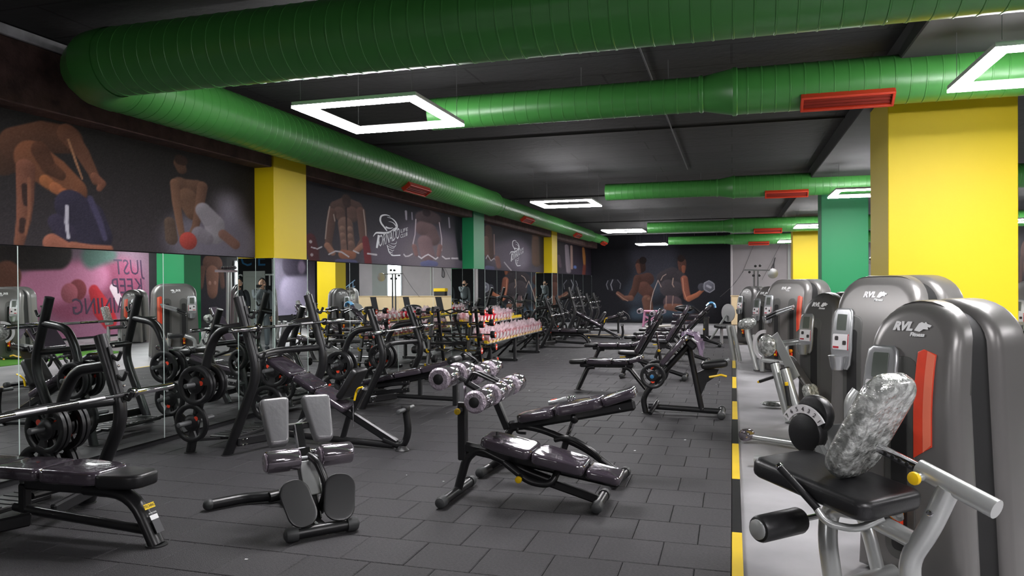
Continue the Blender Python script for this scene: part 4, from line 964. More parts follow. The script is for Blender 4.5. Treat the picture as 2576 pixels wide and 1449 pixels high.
G().bar((-.50, 0, .38), (.68, 0, .19), .06, .085, .02).ob('pad_rail', 'steel_black', b1)
pad_on(b1, (-.33, 0, .415), (.06, 0, .335), .30, .075, 'wrapped_vinyl', .38, rr=.06); pad_on(b1, (.06, 0, .325), (.44, 0, .245), .38, .08, 'wrapped_vinyl', .32, rr=.06); pad_on(b1, (.45, 0, .235), (.69, 0, .19), .29, .065, 'wrapped_vinyl', .27)
for q in (.30, .62): bolt(b1, (q, -.032, .41-.16*(q+.5)-.02))
kb = tag(G().lathe((0, 0, 0), (0, 0, 1), [(.030, 0), (.030, .006), (.012, .008), (.011, .035), (.008, .038)], 14).ob('bolt_knob', 'steel_black2', None, 35, (-1.66, 5.22, .483)), 'small black screw knob left on the wrapped pad', 'knob')
G().bar((-.50, 0, .28), (-.50, 0, .72), .065, .065, .008).ob('post', 'steel_black', b1); G().bar((-.50, 0, .70), (-.50, 0, .88), .046, .046, .005).ob('inner_post', 'chrome', b1)
o = G().rcyl((-.50, -.03, .66), (-.50, -.10, .66), .017, .004).ob('pin_sleeve', 'steel_black2', b1); G().rcyl((-.50, -.10, .66), (-.50, -.125, .66), .024, .007, 16).ob('pin_knob', 'knob_yellow', o)
G().tube([(-.57, 0, .92), (-.50, 0, .88), (-.30, 0, .77)], .024, 10, .05).ob('roller_arm', 'steel_black', b1)
wrapped_rollers(b1, -.57, .92, [(-.30, -.06), (.06, .29)]); wrapped_rollers(b1, -.30, .765, [(-.30, -.06), (.06, .29)])
for y in (-.03, .05): G().tube([(-.46, y, .86), (-.40, y-.02, .95), (-.22, y-.05, .88)], .011, 8, .04).ob('hand_bar', 'steel_black', b1)
b2 = T('ab_bench', 'adjustable ab bench with wrapped pads rising to the right, just behind the decline one', 'exercise bench', (-1.45, 6.02, 0))
foot_bar(b2, (-.55, -.20, .046), (-.50, .30, .046)); foot_bar(b2, (.56, -.24, .046), (.60, .16, .046))
G().tube([(-.53, 0, .05), (-.40, 0, .14), (.05, 0, .14), (.57, 0, .06)], .033, 12, .1).ob('base_tube', 'steel_black', b2)
G().tube([(-.40, 0, .14), (-.36, 0, .42), (-.10, 0, .40), (.29, 0, .26), (.57, 0, .06)], .030, 12, .14).ob('leg_tube', 'steel_black', b2)
G().tube([(.05, -.05, .32), (.18, -.10, .36), (.36, -.08, .26), (.42, 0, .16)], .022, 10, .1).ob('guard_tube', 'steel_black', b2)
G().tube([(.10, 0, .24), (.20, 0, .49)], .020, 12).ob('strut', 'chrome', b2); G().tube([(.10, 0, .20), (.135, 0, .31)], .028, 12).ob('strut_sleeve', 'steel_black', b2)
for q in (.35, .55, .75): G().rcyl((.10+.1*q, -.017, .24+.25*q), (.10+.1*q, -.024, .24+.25*q), .009, .002, 10).ob('pin_hole', 'gap_black', b2)
G().ell((.20, 0, .50), .04, .045, .05).ob('strut_bracket', 'steel_black', b2)
G().bar((-.36, 0, .40), (.70, 0, .63), .06, .09, .02).ob('pad_rail', 'steel_black', b2)
G().bar((-.37, 0, .38), (-.50, 0, .68), .06, .06, .008).ob('post', 'steel_black', b2); G().bar((-.48, 0, .66), (-.56, 0, .88), .042, .042, .005).ob('inner_post', 'chrome', b2)
pad_on(b2, (-.26, 0, .445), (.06, 0, .515), .25, .07, 'wrapped_vinyl', .30, rr=.06); pad_on(b2, (.07, 0, .52), (.46, 0, .605), .33, .085, 'wrapped_vinyl', .28, rr=.08); pad_on(b2, (.46, 0, .61), (.72, 0, .70), .26, .075, 'wrapped_vinyl', .22)
for q in (.2, .58): bolt(b2, (q, -.032, .40+.217*(q+.36)-.01))
wrapped_rollers(b2, -.57, .86, [(-.28, -.05), (.06, .29)]); wrapped_rollers(b2, -.36, .74, [(-.28, -.05), (.06, .29)])
G().tube([(-.57, 0, .86), (-.50, 0, .80), (-.36, 0, .74)], .022, 10, .04).ob('roller_arm', 'steel_black', b2)
G().tube([(-.26, 0, .43), (-.29, -.04, .36), (-.20, -.05, .36)], .012, 8, .04).ob('hand_bar', 'steel_black', b2)
tl = T('hand_tool', 'silver ribbed hand tool with red mark lying on the rising wrapped pad', 'tool', (-1.33, 5.93, .628), R(8)); tl.rotation_euler = (0, R(-13), R(8))
G().rcyl((-.11, 0, .024), (.05, 0, .024), .022, .006, 14).ob('tool_body', 'console_silver', tl)
for q in range(3): G().rcyl((.055+.022*q, 0, .024), (.070+.022*q, 0, .024), .023-.002*q, .003, 14).ob('collar_ring', 'chrome', tl)
G().box((-.06, -.0, .046), (.05, .02, .003)).ob('red_mark', 'sticker_red', tl, 0)

# ================================================================ PREACHER CURL BENCH
pt = T('preacher_bench', 'black preacher curl bench with plastic film hanging from its arm pad', 'exercise bench', (-.6, 9.3, 0))
G().tube([(-.43, 0, 0), (-.47, 0, .18), (-.36, 0, .34), (-.22, 0, .50), (.10, 0, .86)], .036, 14, .12, ry=.042).ob('main_tube', 'steel_black', pt)
G().lathe((-.43, 0, 0), (0, 0, 1), [(.055, 0), (.055, .006), (.045, .01)], 14).ob('foot_flange', 'steel_black2', pt)
G().tube([(-.40, 0, .085), (.46, 0, .055)], .034, 14).ob('base_tube', 'steel_black', pt)
foot_bar(pt, (.47, -.24, .046), (.47, .24, .046), .036, .047)
G().tube([(-.36, -.20, .03), (-.28, 0, .16), (-.36, .20, .03)], .028, 12, .08).ob('rear_foot', 'steel_black', pt)
G().tube([(.09, 0, .84), (.24, 0, .06)], .036, 14, ry=.042).ob('post', 'steel_black', pt)
bolt(pt, (.25, -.03, .085))
g = G(); O = [(.155, .50), (.30, .57), (.44, .56), (.40, .47), (.30, .40), (.235, .25), (.20, .22)]
vs = [(x, y, z) for y in (-.018, .018) for x, z in O]; n = len(O)
g.add(vs, [tuple(range(n)), tuple(range(2*n-1, n-1, -1))]+[(i, (i+1) % n, n+(i+1) % n, n+i) for i in range(n)]).ob('seat_bracket', 'steel_black', pt, 30)
pad_on(pt, (.24, 0, .56), (.55, 0, .60), .28, .085, 'vinyl', .24, 'seat_pad', .035)
G().tube([(.50, -.05, .66), (.56, -.05, .69)], .018, 10).ob('seat_end', 'console_silver', pt)
G().tube([(.33, -.09, .475), (.42, -.11, .495), (.46, -.11, .51), (.53, -.11, .49)], .013, 8, .03).ob('lever', 'knob_yellow', pt)
pad_on(pt, (-.20, 0, .60), (.08, 0, .93), .50, .065, 'wrapped_vinyl', .5, 'arm_pad', .02); 
G().box((.125, 0, .865), (.09, .34, .13), Matrix.Rotation(R(-48), 3, 'Y'), .02).ob('arm_pad_end', 'vinyl', pt)
for s in (-1, 1): G().tube([(-.26, s*.02, .47), (-.26, s*.10, .48), (-.32, s*.12, .49), (-.32, s*.34, .49)], .022, 12, .03).ob('plate_peg', 'peg_grey', pt)
G().rcyl((-.32, -.335, .49), (-.32, -.35, .49), .024, .005, 14).ob('peg_cap', 'letter_blue', pt)
plate((-.92, 9.06, .485), 'small', 'small black plate on the near peg of the preacher curl bench', 0); plate((-.92, 9.54, .485), 'small', 'small black plate on the far peg of the preacher curl bench', 2.2)
# plastic film draped over the pad top
random.seed(3); v = []; f = []; nx, ny = 12, 11
for i in range(nx+1):
    for j in range(ny+1):
        a = i/nx; y = -.27+.54*j/ny; q = a*.42
        if a < .45: x = .02+a*.30; z = 1.0+.02*math.sin(a*7)-(.03 if j in (0, ny) else 0)
        else: x = .155+.09*(a-.45)/.55+.03*math.sin(j*1.9); z = 1.01-.20*(a-.45)/.55*(1+.5*math.sin(j*1.1+1))
        v.append((x+random.uniform(-.012, .012), y*(1-.25*max(0, a-.5)), z+random.uniform(-.012, .012)))
for i in range(nx):
    for j in range(ny): k = i*(ny+1)+j; f.append((k, k+1, k+ny+2, k+ny+1))
mk('plastic_film', v, f, 'purple_film', pt, 0)

# ================================================================ FLAT AND ADJUSTABLE BENCHES
def flat_bench(x, y, lb):
    t = T('flat_bench', lb, 'weight bench', (x, y, 0), 0, 'black flat benches in the middle of the floor')
    G().bar((-.36, 0, .375), (.44, 0, .385), .07, .07, .015).ob('rail', 'steel_black', t)
    for s, xb, xt in ((-1, -.40, -.24), (1, .66, .38)):
        l = G().tube([(xt+s*-.1, 0, .35), (xt, 0, .345), (xb, 0, 0)], .036, 12, .14, ry=.05).ob('leg', 'steel_black', t)
        G().lathe((xb, 0, 0), (0, 0, 1), [(.056, 0), (.056, .006), (.046, .01)], 12).ob('foot_flange', 'steel_black2', l)
    pad_on(t, (-.52, 0, .385), (-.26, 0, .40), .24, .07, 'vinyl', .27, 'head_pad', .03, rr=.08)
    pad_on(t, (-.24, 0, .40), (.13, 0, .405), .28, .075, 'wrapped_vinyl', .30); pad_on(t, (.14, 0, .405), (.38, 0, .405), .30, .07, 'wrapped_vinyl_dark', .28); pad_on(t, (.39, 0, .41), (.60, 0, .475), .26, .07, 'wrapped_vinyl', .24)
    for bx in (.05, .33): bolt(t, (bx, -.036, .375))
    return t
flat_bench(-1.85, 11.1, 'nearest flat bench, standing left of the preacher bench plates')
flat_bench(-2.2, 14.1, 'second flat bench from the camera, behind the nearest one')
flat_bench(-1.75, 16.3, 'third flat bench, half hidden behind a raised adjustable bench')
flat_bench(-1.70, 17.5, 'fourth flat bench from the camera, low and mostly hidden')
flat_bench(-1.75, 19.0, 'farthest flat bench with a pale board lying on it')
tag(G().pad(rrect(.62, .22, .06), .05, .02, Matrix.Translation((-1.78, 19.0, .489)) @ Matrix.Rotation(R(-4), 4, 'Y')).ob('pale_board', 'bulb_paper'), 'pale rounded board lying on the farthest flat bench', 'board')
def adj_bench(x, y, lb, ang=58, blue=False, film=False):
    t = T('adjustable_bench', lb, 'weight bench', (x, y, 0), 0, 'adjustable benches with raised backrests')
    foot_bar(t, (-.50, -.14, .046), (-.50, .14, .046)); foot_bar(t, (.54, -.25, .046), (.54, .25, .046), .034, .046)
    G().tube([(-.50, 0, .06), (-.42, 0, .26), (-.30, 0, .36)], .034, 12, .1).ob('front_leg', 'steel_black', t)
    G().tube([(-.34, 0, .33), (-.05, 0, .24), (.54, 0, .055)], .034, 12, .1).ob('base_tube', 'steel_black', t)
    G().tube([(-.05, 0, .22), (.08, 0, .30), (.24, 0, .22), (.30, 0, .13)], .02, 10, .08).ob('guard_tube', 'steel_black', t)
    pad_on(t, (-.57, 0, .39), (-.22, 0, .375), .22, .075, 'vinyl', .27, 'seat_pad', .03, rr=.07)
    g = G(); O = [(-.46, .37), (-.26, .37), (-.24, .30), (-.32, .27), (-.40, .29)]; n = 5
    g.add([(a, b_, c) for b_ in (-.04, .04) for a, c in O], [tuple(range(n)), tuple(range(2*n-1, n-1, -1))]+[(i, (i+1) % n, n+(i+1) % n, n+i) for i in range(n)]).ob('seat_bracket', 'steel_black', t, 30)
    G().tube([(-.44, -.06, .36), (-.50, -.07, .35), (-.53, -.07, .355)], .010, 8, .02).ob('lever', 'knob_yellow', t)
    a = R(ang); d = Vector((math.cos(a), 0, math.sin(a))); n_ = Vector((-math.sin(a), 0, math.cos(a))); p = Vector((-.20, 0, .40))
    G().bar(p+d*.0, p+d*.70, .06, .06, .015).ob('back_rail', 'steel_black', t)
    q = p+n_*.035
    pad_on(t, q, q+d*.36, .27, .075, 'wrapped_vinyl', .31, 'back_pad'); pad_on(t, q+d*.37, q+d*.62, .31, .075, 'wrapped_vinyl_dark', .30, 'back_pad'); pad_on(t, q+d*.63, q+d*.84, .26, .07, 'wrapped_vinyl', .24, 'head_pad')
    s0 = Vector((.16, 0, .17)); s1 = p+d*.46-n_*.05
    G().tube([s0, s1], .017, 10).ob('strut', 'chrome_dark', t); G().tube([s0, s0.lerp(s1, .5)], .028, 10).ob('strut_sleeve', 'steel_black', t)
    for k in range(4): m_ = s0.lerp(s1, .6+.09*k); G().rcyl(m_+Vector((0, -.013, 0)), m_+Vector((0, -.02, 0)), .008, .002, 8).ob('pin_hole', 'gap_black', t)
    kn = s0.lerp(s1, .5); G().rcyl(kn+Vector((0, -.03, 0)), kn+Vector((0, -.06, 0)), .023, .006, 12).ob('pin_knob', 'knob_yellow', t)
    if blue:
        e = q+d*.84; G().tube([e-d*.10+n_*.09, e+n_*.085+d*.03, e+d*.07+n_*.0, e+d*.01-n_*.09], .032, 10, .06, ry=.11).ob('blue_film', 'blue_film', t)
    return t
adj_bench(-1.30, 12.7, 'nearest adjustable bench with its backrest raised steeply', 60)
adj_bench(-1.02, 15.4, 'second adjustable bench with raised backrest, behind the nearest', 58)
adj_bench(-.85, 19.4, 'far adjustable bench with blue film on its headrest', 46, True)
# far odd pieces
bp = T('cable_post', 'short thick black post standing at the far edge of the rubber floor', 'machine', (-.72, 22.1, 0))
G().bar((0, 0, 0), (0, 0, .62), .12, .12, .012).ob('post', 'steel_black', bp); G().box((-.10, 0, .60), (.36, .10, .06), None, .01).ob('top_arm', 'steel_black', bp)
G().bar((-.5, 0, .05), (.7, 0, .05), .09, .07, .01).ob('base_rail', 'steel_black', bp); balls(bp, [(.70, 0, .05)], .05)
pad_on(bp, (-.95, 0, .62), (-.22, 0, .60), .34, .10, 'wrapped_vinyl_dark', .30); pad_on(bp, (-.98, 0, .40), (-.30, 0, .42), .34, .10, 'wrapped_vinyl_dark')
G().bar((-.85, 0, .0), (-.85, 0, .42), .07, .07, .01).ob('post', 'steel_black', bp)
G().ell((-.62, 0, .86), .28, .16, .10).ob('head_cushion', 'vinyl', bp); G().tube([(-.4, 0, .92), (-.2, 0, .78), (-.1, 0, .62)], .03, 10, .1).ob('arm', 'steel_black', bp)
fa = T('ab_bench', 'distant ab bench with a cluster of wrapped rollers before the far poster', 'exercise bench', (-2.0, 20.6, 0))
for x in (-.16, .16): G().tube([(x-.1, 0, 0), (x, 0, .72)], .034, 10).ob('post', 'steel_black', fa)
G().rcyl((-.02, -.06, .52), (-.02, -.10, .52), .03, .006, 12).ob('pin_knob', 'knob_yellow', fa)
wrapped_rollers(fa, -.42, .84, [(-.26, -.05), (.05, .26)], .07); wrapped_rollers(fa, -.08, .78, [(-.26, -.05), (.05, .26)], .07); wrapped_rollers(fa, .20, .83, [(-.26, -.05), (.05, .26)], .065)
G().bar((-.3, 0, .05), (.5, 0, .05), .3, .06, .01).ob('base', 'steel_black', fa)
pk = T('step_stool', 'pink plastic folding stool standing on the far concrete floor', 'stool', (-2.9, 27.8, 0))
for s in (-1, 1):
    for q in (-1, 1): G().bar((q*.26, s*.18, 0), (q*.20, s*.14, .55), .06, .06, .01).ob('leg', 'pink_plastic', pk)
    G().bar((-.24, s*.16, .12), (.22, s*.15, .40), .03, .05, .006).ob('cross_brace', 'pink_plastic', pk); G().bar((.24, s*.16, .12), (-.22, s*.15, .40), .03, .05, .006).ob('cross_brace', 'pink_plastic', pk)
G().box((0, 0, .57), (.50, .36, .06), None, .015).ob('seat', 'pink_plastic', pk)

# ================================================================ FIXED BARBELL RACK
rk = T('barbell_rack', 'black A-frame barbell rack with yellow hooks beside the dumbbell rack', 'rack', (-4.58, 12.05, 0))
HZ = [.26, .50, .72, .93, 1.13]; sy = lambda z: .10+.28*(1.2-z)
for x in (-.36, .34):
    for s in (-1, 1):
        l = G().bar((x, s*(sy(0)), 0), (x, s*sy(1.2), 1.2), .05, .055, .008).ob('post', 'steel_black', rk)
        for z in HZ:
            y = s*(sy(z)+.055)
            G().tube([(x, s*sy(z), z-.03), (x, y, z-.045), (x, y+s*.045, z-.02), (x, y+s*.05, z+.015)], .017, 8, .03).ob('hook', 'knob_yellow', l)
    G().bar((x, -.45, .03), (x, .45, .03), .06, .05, .01).ob('foot', 'steel_black', rk)
    G().bar((x, -.12, 1.19), (x, .12, 1.19), .05, .05, .01).ob('top_link', 'steel_black', rk)
for z in (.12, .60): G().bar((-.36, 0.0, z), (.34, 0.0, z), .04, .04, .006).ob('cross_bar', 'steel_black', rk); G().bar((-.36, -sy(z), z), (.34, -sy(z), z), .04, .04, .006).ob('cross_bar', 'steel_black', rk)
def fixed_bar(s, k, z):
    y = 12.05+s*(sy(z)+.10); ez = k in (4, 1); r = .072-.004*k
    lv = ['lowest', 'second lowest', 'middle', 'second highest', 'top'][k]
    t = T('fixed_barbell', 'fixed barbell with red ringed ends, %s hook, %s side of the A-frame rack' % (lv, 'near' if s < 0 else 'far'), 'barbell', (-4.58, y, z), 0, 'fixed barbells on the A-frame rack')
    if ez: G().tube([(-.54, 0, 0), (-.26, 0, 0), (-.14, 0, .035), (0, 0, -.03), (.14, 0, .035), (.26, 0, 0), (.54, 0, 0)], .0135, 10, .03).ob('shaft', 'chrome_dark', t)
    else: G().tube([(-.54, 0, 0), (.54, 0, 0)], .0135, 10).ob('shaft', 'chrome_dark', t)
    for q in (-1, 1):
        h = G().rcyl((q*.535, 0, 0), (q*.62, 0, 0), r, .016, 20).ob('head', 'rubber_plate', t)
        G().lathe((q*.618, 0, 0), (q, 0, 0), [(r*.60, 0), (r*.74, .0005), (r*.74, .004), (r*.60, .0045)], 20).ob('red_ring', 'sticker_red', h)
        G().box((q*.6225, 0, 0), (.003, r*.8, r*.4), None, .0).ob('weight_label', 'white_print', h, 0)
for s in (-1, 1):
    for k, z in enumerate(HZ): fixed_bar(s, k, z)

# ================================================================ DUMBBELL RACK
DY0, DY1 = 12.95, 17.35
db = T('dumbbell_rack', 'two shelf black dumbbell rack with yellow saddles along the mirror wall', 'rack', (-4.62, 15.0, 0))
hl = 2.05
for y in (-1.75, -.1, 1.75):
    G().bar((.28, y, 0), (.28, y, .50), .09, .05, .008).ob('post', 'steel_black', db); G().bar((-.32, y, 0), (-.05, y, .86), .09, .05, .008).ob('post', 'steel_black', db)
    G().bar((-.40, y, .03), (.34, y, .03), .07, .05, .008).ob('foot', 'steel_black', db); G().bar((-.22, y, .15), (.26, y, .46), .05, .04, .006).ob('brace', 'steel_black', db)
    G().bar((-.2, y+.25, .04), (.22, y+.02, .40), .04, .03, .006).ob('brace', 'steel_black', db)
TI = ((.20, .54, -2.05, 2.05, 18), (-.10, .88, -2.05, 1.35, 16))
for (x, z, a, b_, n) in TI:
    sh = G().box((x, (a+b_)/2, z-.02), (.26, b_-a, .02), Matrix.Rotation(R(12), 3, 'Y'), .004).ob('shelf', 'peg_grey', db)
    sp = (b_-a)/n; pr0 = None
    for i in range(n*1):
        yy = a+sp*(i+.5)
        for q in (-.09, .09):
            if pr0 is None:
                g = G(); O = [(-.5, 0), (-.5, .052), (-.36, .055), (-.2, .03), (0, .018), (.2, .03), (.36, .055), (.5, .052), (.5, 0)]; m_ = len(O)
                g.add([(xx, u*sp*.97, zz) for xx in (-.03, .03) for u, zz in O], [tuple(range(m_)), tuple(range(2*m_-1, m_-1, -1))]+[(k, (k+1) % m_, m_+(k+1) % m_, m_+k) for k in range(m_)])
                pr0 = o = g.ob('saddle', 'saddle_yellow', sh, 0)
            else: o = pr0.copy(); C.objects.link(o); o.parent = sh
            o.location = (x+q, yy, z-.012-q*.21)
# dumbbell prototype, axis along X
def dumb_proto(r):
    t = T('dumbbell', 'x', 'dumbbell')
    G().tube([(-.07, 0, 0), (.07, 0, 0)], .015, 8).ob('handle', 'chrome', t)
    for q in (-1, 1):
        h = G().rcyl((q*.062, 0, 0), (q*.145, 0, 0), r, .014, 18).ob('head', 'red_cap', t)
        G().lathe((q*.144, 0, 0), (q, 0, 0), [(r*.42, 0), (r*.66, .0), (r*.66, .003), (r*.42, .003)], 16).ob('white_ring', 'white_print', h)
        G().lathe((q*.144, 0, 0), (q, 0, 0), [(.001, 0), (r*.38, .0), (r*.38, .0025), (.001, .0025)], 14).ob('dark_centre', 'ink', h)
    return t
def bag_mesh(seed, r):
    rnd = random.Random(seed); v = []; f = []; n, m_ = 14, 10
    for i in range(m_+1):
        tt = i/m_; x = -.17+.34*tt
        for j in range(n):
            a = 2*math.pi*j/n; k = (r*1.14+rnd.uniform(-.004, .017)); up = max(0, math.sin(a))*rnd.uniform(0, .11 if rnd.random() < .22 else .015)
            v.append((x+rnd.uniform(-.012, .012), k*math.cos(a), (k+up)*math.sin(a)))
    for i in range(m_):
        for j in range(n): a = i*n+j; b2_ = i*n+(j+1) % n; f.append((a, b2_, b2_+n, a+n))
    return v, f
protos = {}; first = {}
ti_name = ('lower', 'upper')
for ti, (x, z, a, b_, n) in enumerate(TI):
    sp = (b_-a)/n; seq = range(0, n-1) if ti == 0 else range(0, n-4)
    for i in seq:
        r = (.088 if ti == 0 else .072)-.001*i*.2; key = (ti, i//6)
        wrap = not (ti == 1 and 3 <= i <= 6)
        if key not in protos: protos[key] = dumb_proto((.092, .072)[ti]-.004*(i//6)); d = protos[key]
        else: d = copy(protos[key]); 
        for ch in list(d.children):
            if ch.name.startswith('plastic_bag'): bpy.data.objects.remove(ch)
        rr = (.092, .072)[ti]-.004*(i//6)
        d.location = (-4.62+x, 15.0+a+sp*(i+.5), z+.022+rr*.93); d.rotation_euler = (0, R(12), 0)
        d['label'] = '%s red dumbbell from the near end, %s shelf of the dumbbell rack, %s' % (ordn(i), ti_name[ti], 'bagged' if wrap else 'white rings showing'); d['group'] = 'red dumbbells on the dumbbell rack'
        if wrap: mk('plastic_bag', *bag_mesh(i+50*ti, rr), 'white_bag', d, 0)

# ================================================================ SELECTORISED MACHINES
def arch(wd, h, r=.2, n=8, taper=.06, fine=False):
    P = [(-wd/2, 0), (-wd/4, 0), (0, 0), (wd/4, 0), (wd/2, 0)] if fine else [(-wd/2, 0), (wd/2, 0)]
    zz = [h*.2, h*.4, h*.55, h*.68] if fine else []
    P += [(wd/2-taper*z/(h-r), z) for z in zz]
    for (sx, a0) in ((1, 0), (-1, 90)):
        for i in range(n+1):
            a = R(a0+90*i/n); P.append((sx*(wd/2-taper-r)+r*math.cos(a), h-r+r*math.sin(a)))
    P += [(-wd/2+taper*z/(h-r), z) for z in zz[::-1]]
    return P
def tower(t, wd, h, y0, m='shell_grey', dual=False, red=True, logo_=True, cx=0., flip=1):
    """face at local y=y0 looking to +y; thickness to -y"""
    F = Matrix(((1, 0, 0, cx), (0, 0, 1, y0), (0, 1, 0, 0), (0, 0, 0, 1)))
    zb = h*.58
    def lean(p):                                        # the face curves back towards its top
        x, y, z = p; q = max(0, z-zb)/(h-zb); return (x, y-.13*q*q, z)
    def P(O, t0, t1, b, name, mm, par=t, sm=40, cap=0, lf=True):
        if lf and not cap:
            D_ = []
            for (p_, q_) in zip(O, O[1:]+O[:1]):
                n_ = max(1, int(math.dist(p_, q_)/.06))
                D_ += [(p_[0]+(q_[0]-p_[0])*i_/n_, p_[1]+(q_[1]-p_[1])*i_/n_) for i_ in range(n_)]
            O = D_; cap = 5 if max(p_[1] for p_ in O)-min(p_[1] for p_ in O) > .2 else 0
        g_ = G().pad(O, t1-t0, b, F @ Matrix.Translation((0, 0, t0)), 0, 4, cap)
        if lf: g_.v = [lean(v_) if v_[1] > y0-.15 else v_ for v_ in g_.v]
        return g_.ob(name, mm, par, sm)
    fs = P(arch(wd, h, .24, 8, .06, True), -.20, 0, .07, 'front_shell', m, t, 50, 7)
    P(arch(wd-.06, h-.05, .2), -.42, -.16, .01, 'gap_shade_core', 'gap_black', lf=False)  # near-black core stands in for the shade in the gap between shells
    P(arch(wd+.04, h+.005, .26), -.70, -.36, .08, 'rear_shell', m, lf=False)
    # seam on the front shell rim
    xs = ([-.0] if not dual else [-.17, .17])
    for i, x in enumerate(xs):
        x += .03 if not dual else 0
        rc = P(rrect(.17, h*.72, .07, 4, x, h*.44), -.03, .004, .003, 'weight_window', 'recess_grey')
        P(rrect(.09, h*.62, .03, 4, x, h*.42), .0, .007, .002, 'window_slot', 'gap_black', rc)
        P(rrect(.05, .09, .01, 3, x, h*.20), .0, .03, .006, 'pin_guard', 'sticker_red', rc)
        G().rcyl(F @ Vector((x, h*.245, .005)), F @ Vector((x, h*.245, .055)), .032, .01, 16).ob('pin_knob', 'knob_orange', rc); G().rcyl(F @ Vector((x, h*.19, .01)), F @ Vector((x, h*.19, .05)), .018, .006, 14).ob('pin_knob', 'knob_yellow', rc)
    if red:
        x = -.10 if not dual else -.325
        O = [(x+.05, h*.45), (x+.05, h*.82), (x+.02, h*.83), (x-.05, h*.815), (x-.05, h*.50)]
        P(O[::-1], .0, .006, .002, 'red_decal', 'decal_red'); P([(x-.002, h*.475), (x-.002, h*.825), (x-.046, h*.812), (x-.046, h*.505)], .002, .0072, .001, 'decal_stripe', 'decal_light')
    # console
    x = wd/2-.17
    cO = [(x-.06, h*.525), (x+.06, h*.525), (x+.085, h*.55), (x+.10, h*.63), (x+.094, h*.78), (x+.084, h*.82), (x+.06, h*.835), (x-.06, h*.835), (x-.084, h*.82), (x-.094, h*.78), (x-.10, h*.63), (x-.085, h*.55)]
    c = P(cO, .0, .03, .012, 'console', 'console_silver')
    P(rrect(.092, .135, .006, 2, x, h*.765), .028, .033, .001, 'screen', 'lcd', c)
    P(rrect(.155, .13, .012, 3, x, h*.665), .028, .032, .001, 'instruction_card', 'card_white', c)
    P([(x+.015, h*.632), (x+.07, h*.632), (x+.07, h*.642), (x+.015, h*.642)], .031, .0335, .0005, 'card_mark', 'card_red', c)
    for q in (-1, 1): P(rrect(.034, .036, .008, 2, x+q*.038, h*.672+q*.018), .031, .0335, .0005, 'card_mark', 'ink', c)
    P([(x-.077, h*.625), (x-.069, h*.625), (x-.069, h*.705), (x-.077, h*.705)], .031, .0332, .0003, 'card_mark', 'card_red', c)
    q = Vector(lean(F @ Vector((x, h*.585, .06)))); cu = G(); cu.lathe(q-Vector((0, 0, .10)), (0, 0, 1), [(.045, 0), (.058, .03), (.070, .11), (.075, .118), (.065, .118), (.060, .10)], 18).ob('cup_holder', 'console_silver', c)
    G().lathe(q+Vector((0, 0, .008)), (0, 0, 1), [(.002, 0), (.064, 0), (.064, .003), (.002, .003)], 18).ob('cup_opening', 'gap_black', c)
    if logo_:
        Mt = Matrix(((-1, 0, 0, cx+.0), (0, 0, 1, y0+.003), (0, 1, 0, h*.905), (0, 0, 0, 1)))
        Mt = Mt @ Matrix.Translation((0, 0, -.13*((h*.905-zb)/(h-zb))**2)) @ Matrix.Rotation(math.atan(2*.13*(h*.905-zb)/(h-zb)**2)*-1, 4, 'X')
        text('RVL', .066, 'white_print', 'logo_lettering', fs, Mt @ Matrix.Translation((-.06, 0, 0)), .002, .25, .95, bold=.0035)
        text('Fitness', .030, 'white_print', 'logo_lettering', fs, Mt @ Matrix.Translation((.03, -.042, 0)), .002, .1, .95, bold=.0012)
        g = G(); O = [(.01, -.02), (.03, .02), (.045, .028), (.06, .022), (.066, .03), (.075, .02), (.10, .012), (.092, .0), (.08, .002), (.085, -.012), (.06, -.010), (.04, -.026)]
        vs = [Mt @ Vector((a, b2_, zz)) for zz in (0, .003) for a, b2_ in O]; n = len(O)
        g.add(vs, [tuple(range(n)), tuple(range(2*n-1, n-1, -1))]+[(i, (i+1) % n, n+(i+1) % n, n+i) for i in range(n)]).ob('panther_mark', 'white_print', fs, 0)
    return fs
A45 = R(135)
# --- machine nearest the camera: leg extension
ma = T('leg_extension_machine', 'nearest grey weight machine with film-wrapped backrest and black seat, right edge', 'weight machine', (.42, 4.2, 0), A45)
tower(ma, .62, 1.50, -.45, cx=-.19)
SV = 'silver_paint'
M = frame_on((-.44, 0, .485), (.26, 0, .565), (0, 1, 0))
O = rrect(.70, .46, .06, 5, .35, 0)
G().pad(O, .10, .03, M, .006).ob('seat_pad', 'vinyl', ma, 50)
Mb = frame_on((-.17, 0, .63), (-.46, 0, 1.14), (0, -1, 0))
O = rrect(.60, .34, .12, 6, .30, 0)
bo = G().pad([(x, y*(1-.12*abs(x-.3))) for x, y in O], .12, .05, Mb @ Matrix.Translation((0, 0, -.05)), .02, 5).ob('backrest', 'clear_wrap', ma, 60)
G().tube([(-.36, 0, .80), (-.60, 0, .735)], .024, 12).ob('backrest_slide', 'chrome', ma)
sl_ = ma.children[-1]
for q in range(5):
    p = Vector((-.36, 0, .80)).lerp(Vector((-.60, 0, .735)), .2+.15*q); G().rcyl(p+Vector((0, .02, 0)), p+Vector((0, .027, 0)), .010, .002, 10).ob('pin_hole', 'gap_black', sl_)
G().tube([(-.56, 0, .745), (-.90, 0, .645)], .043, 18).ob('slide_sleeve', SV, ma)
o = G().rcyl((-.60, .04, .72), (-.60, .085, .72), .018, .004).ob('pin_sleeve', SV, ma); G().rcyl((-.60, .085, .72), (-.60, .11, .72), .030, .008, 18).ob('pin_knob', 'knob_yellow', o)
G().tube([(-.70, 0, .69), (-.60, 0, .46), (-.50, 0, .30), (-.56, 0, .02)], .046, 16, .14, ry=.052).ob('rear_post', SV, ma)
bolt(ma, (-.645, .05, .57), (0, 1, 0), .016)
G().tube([(-.26, 0, .46), (-.56, 0, .40)], .042, 16).ob('seat_beam', SV, ma)
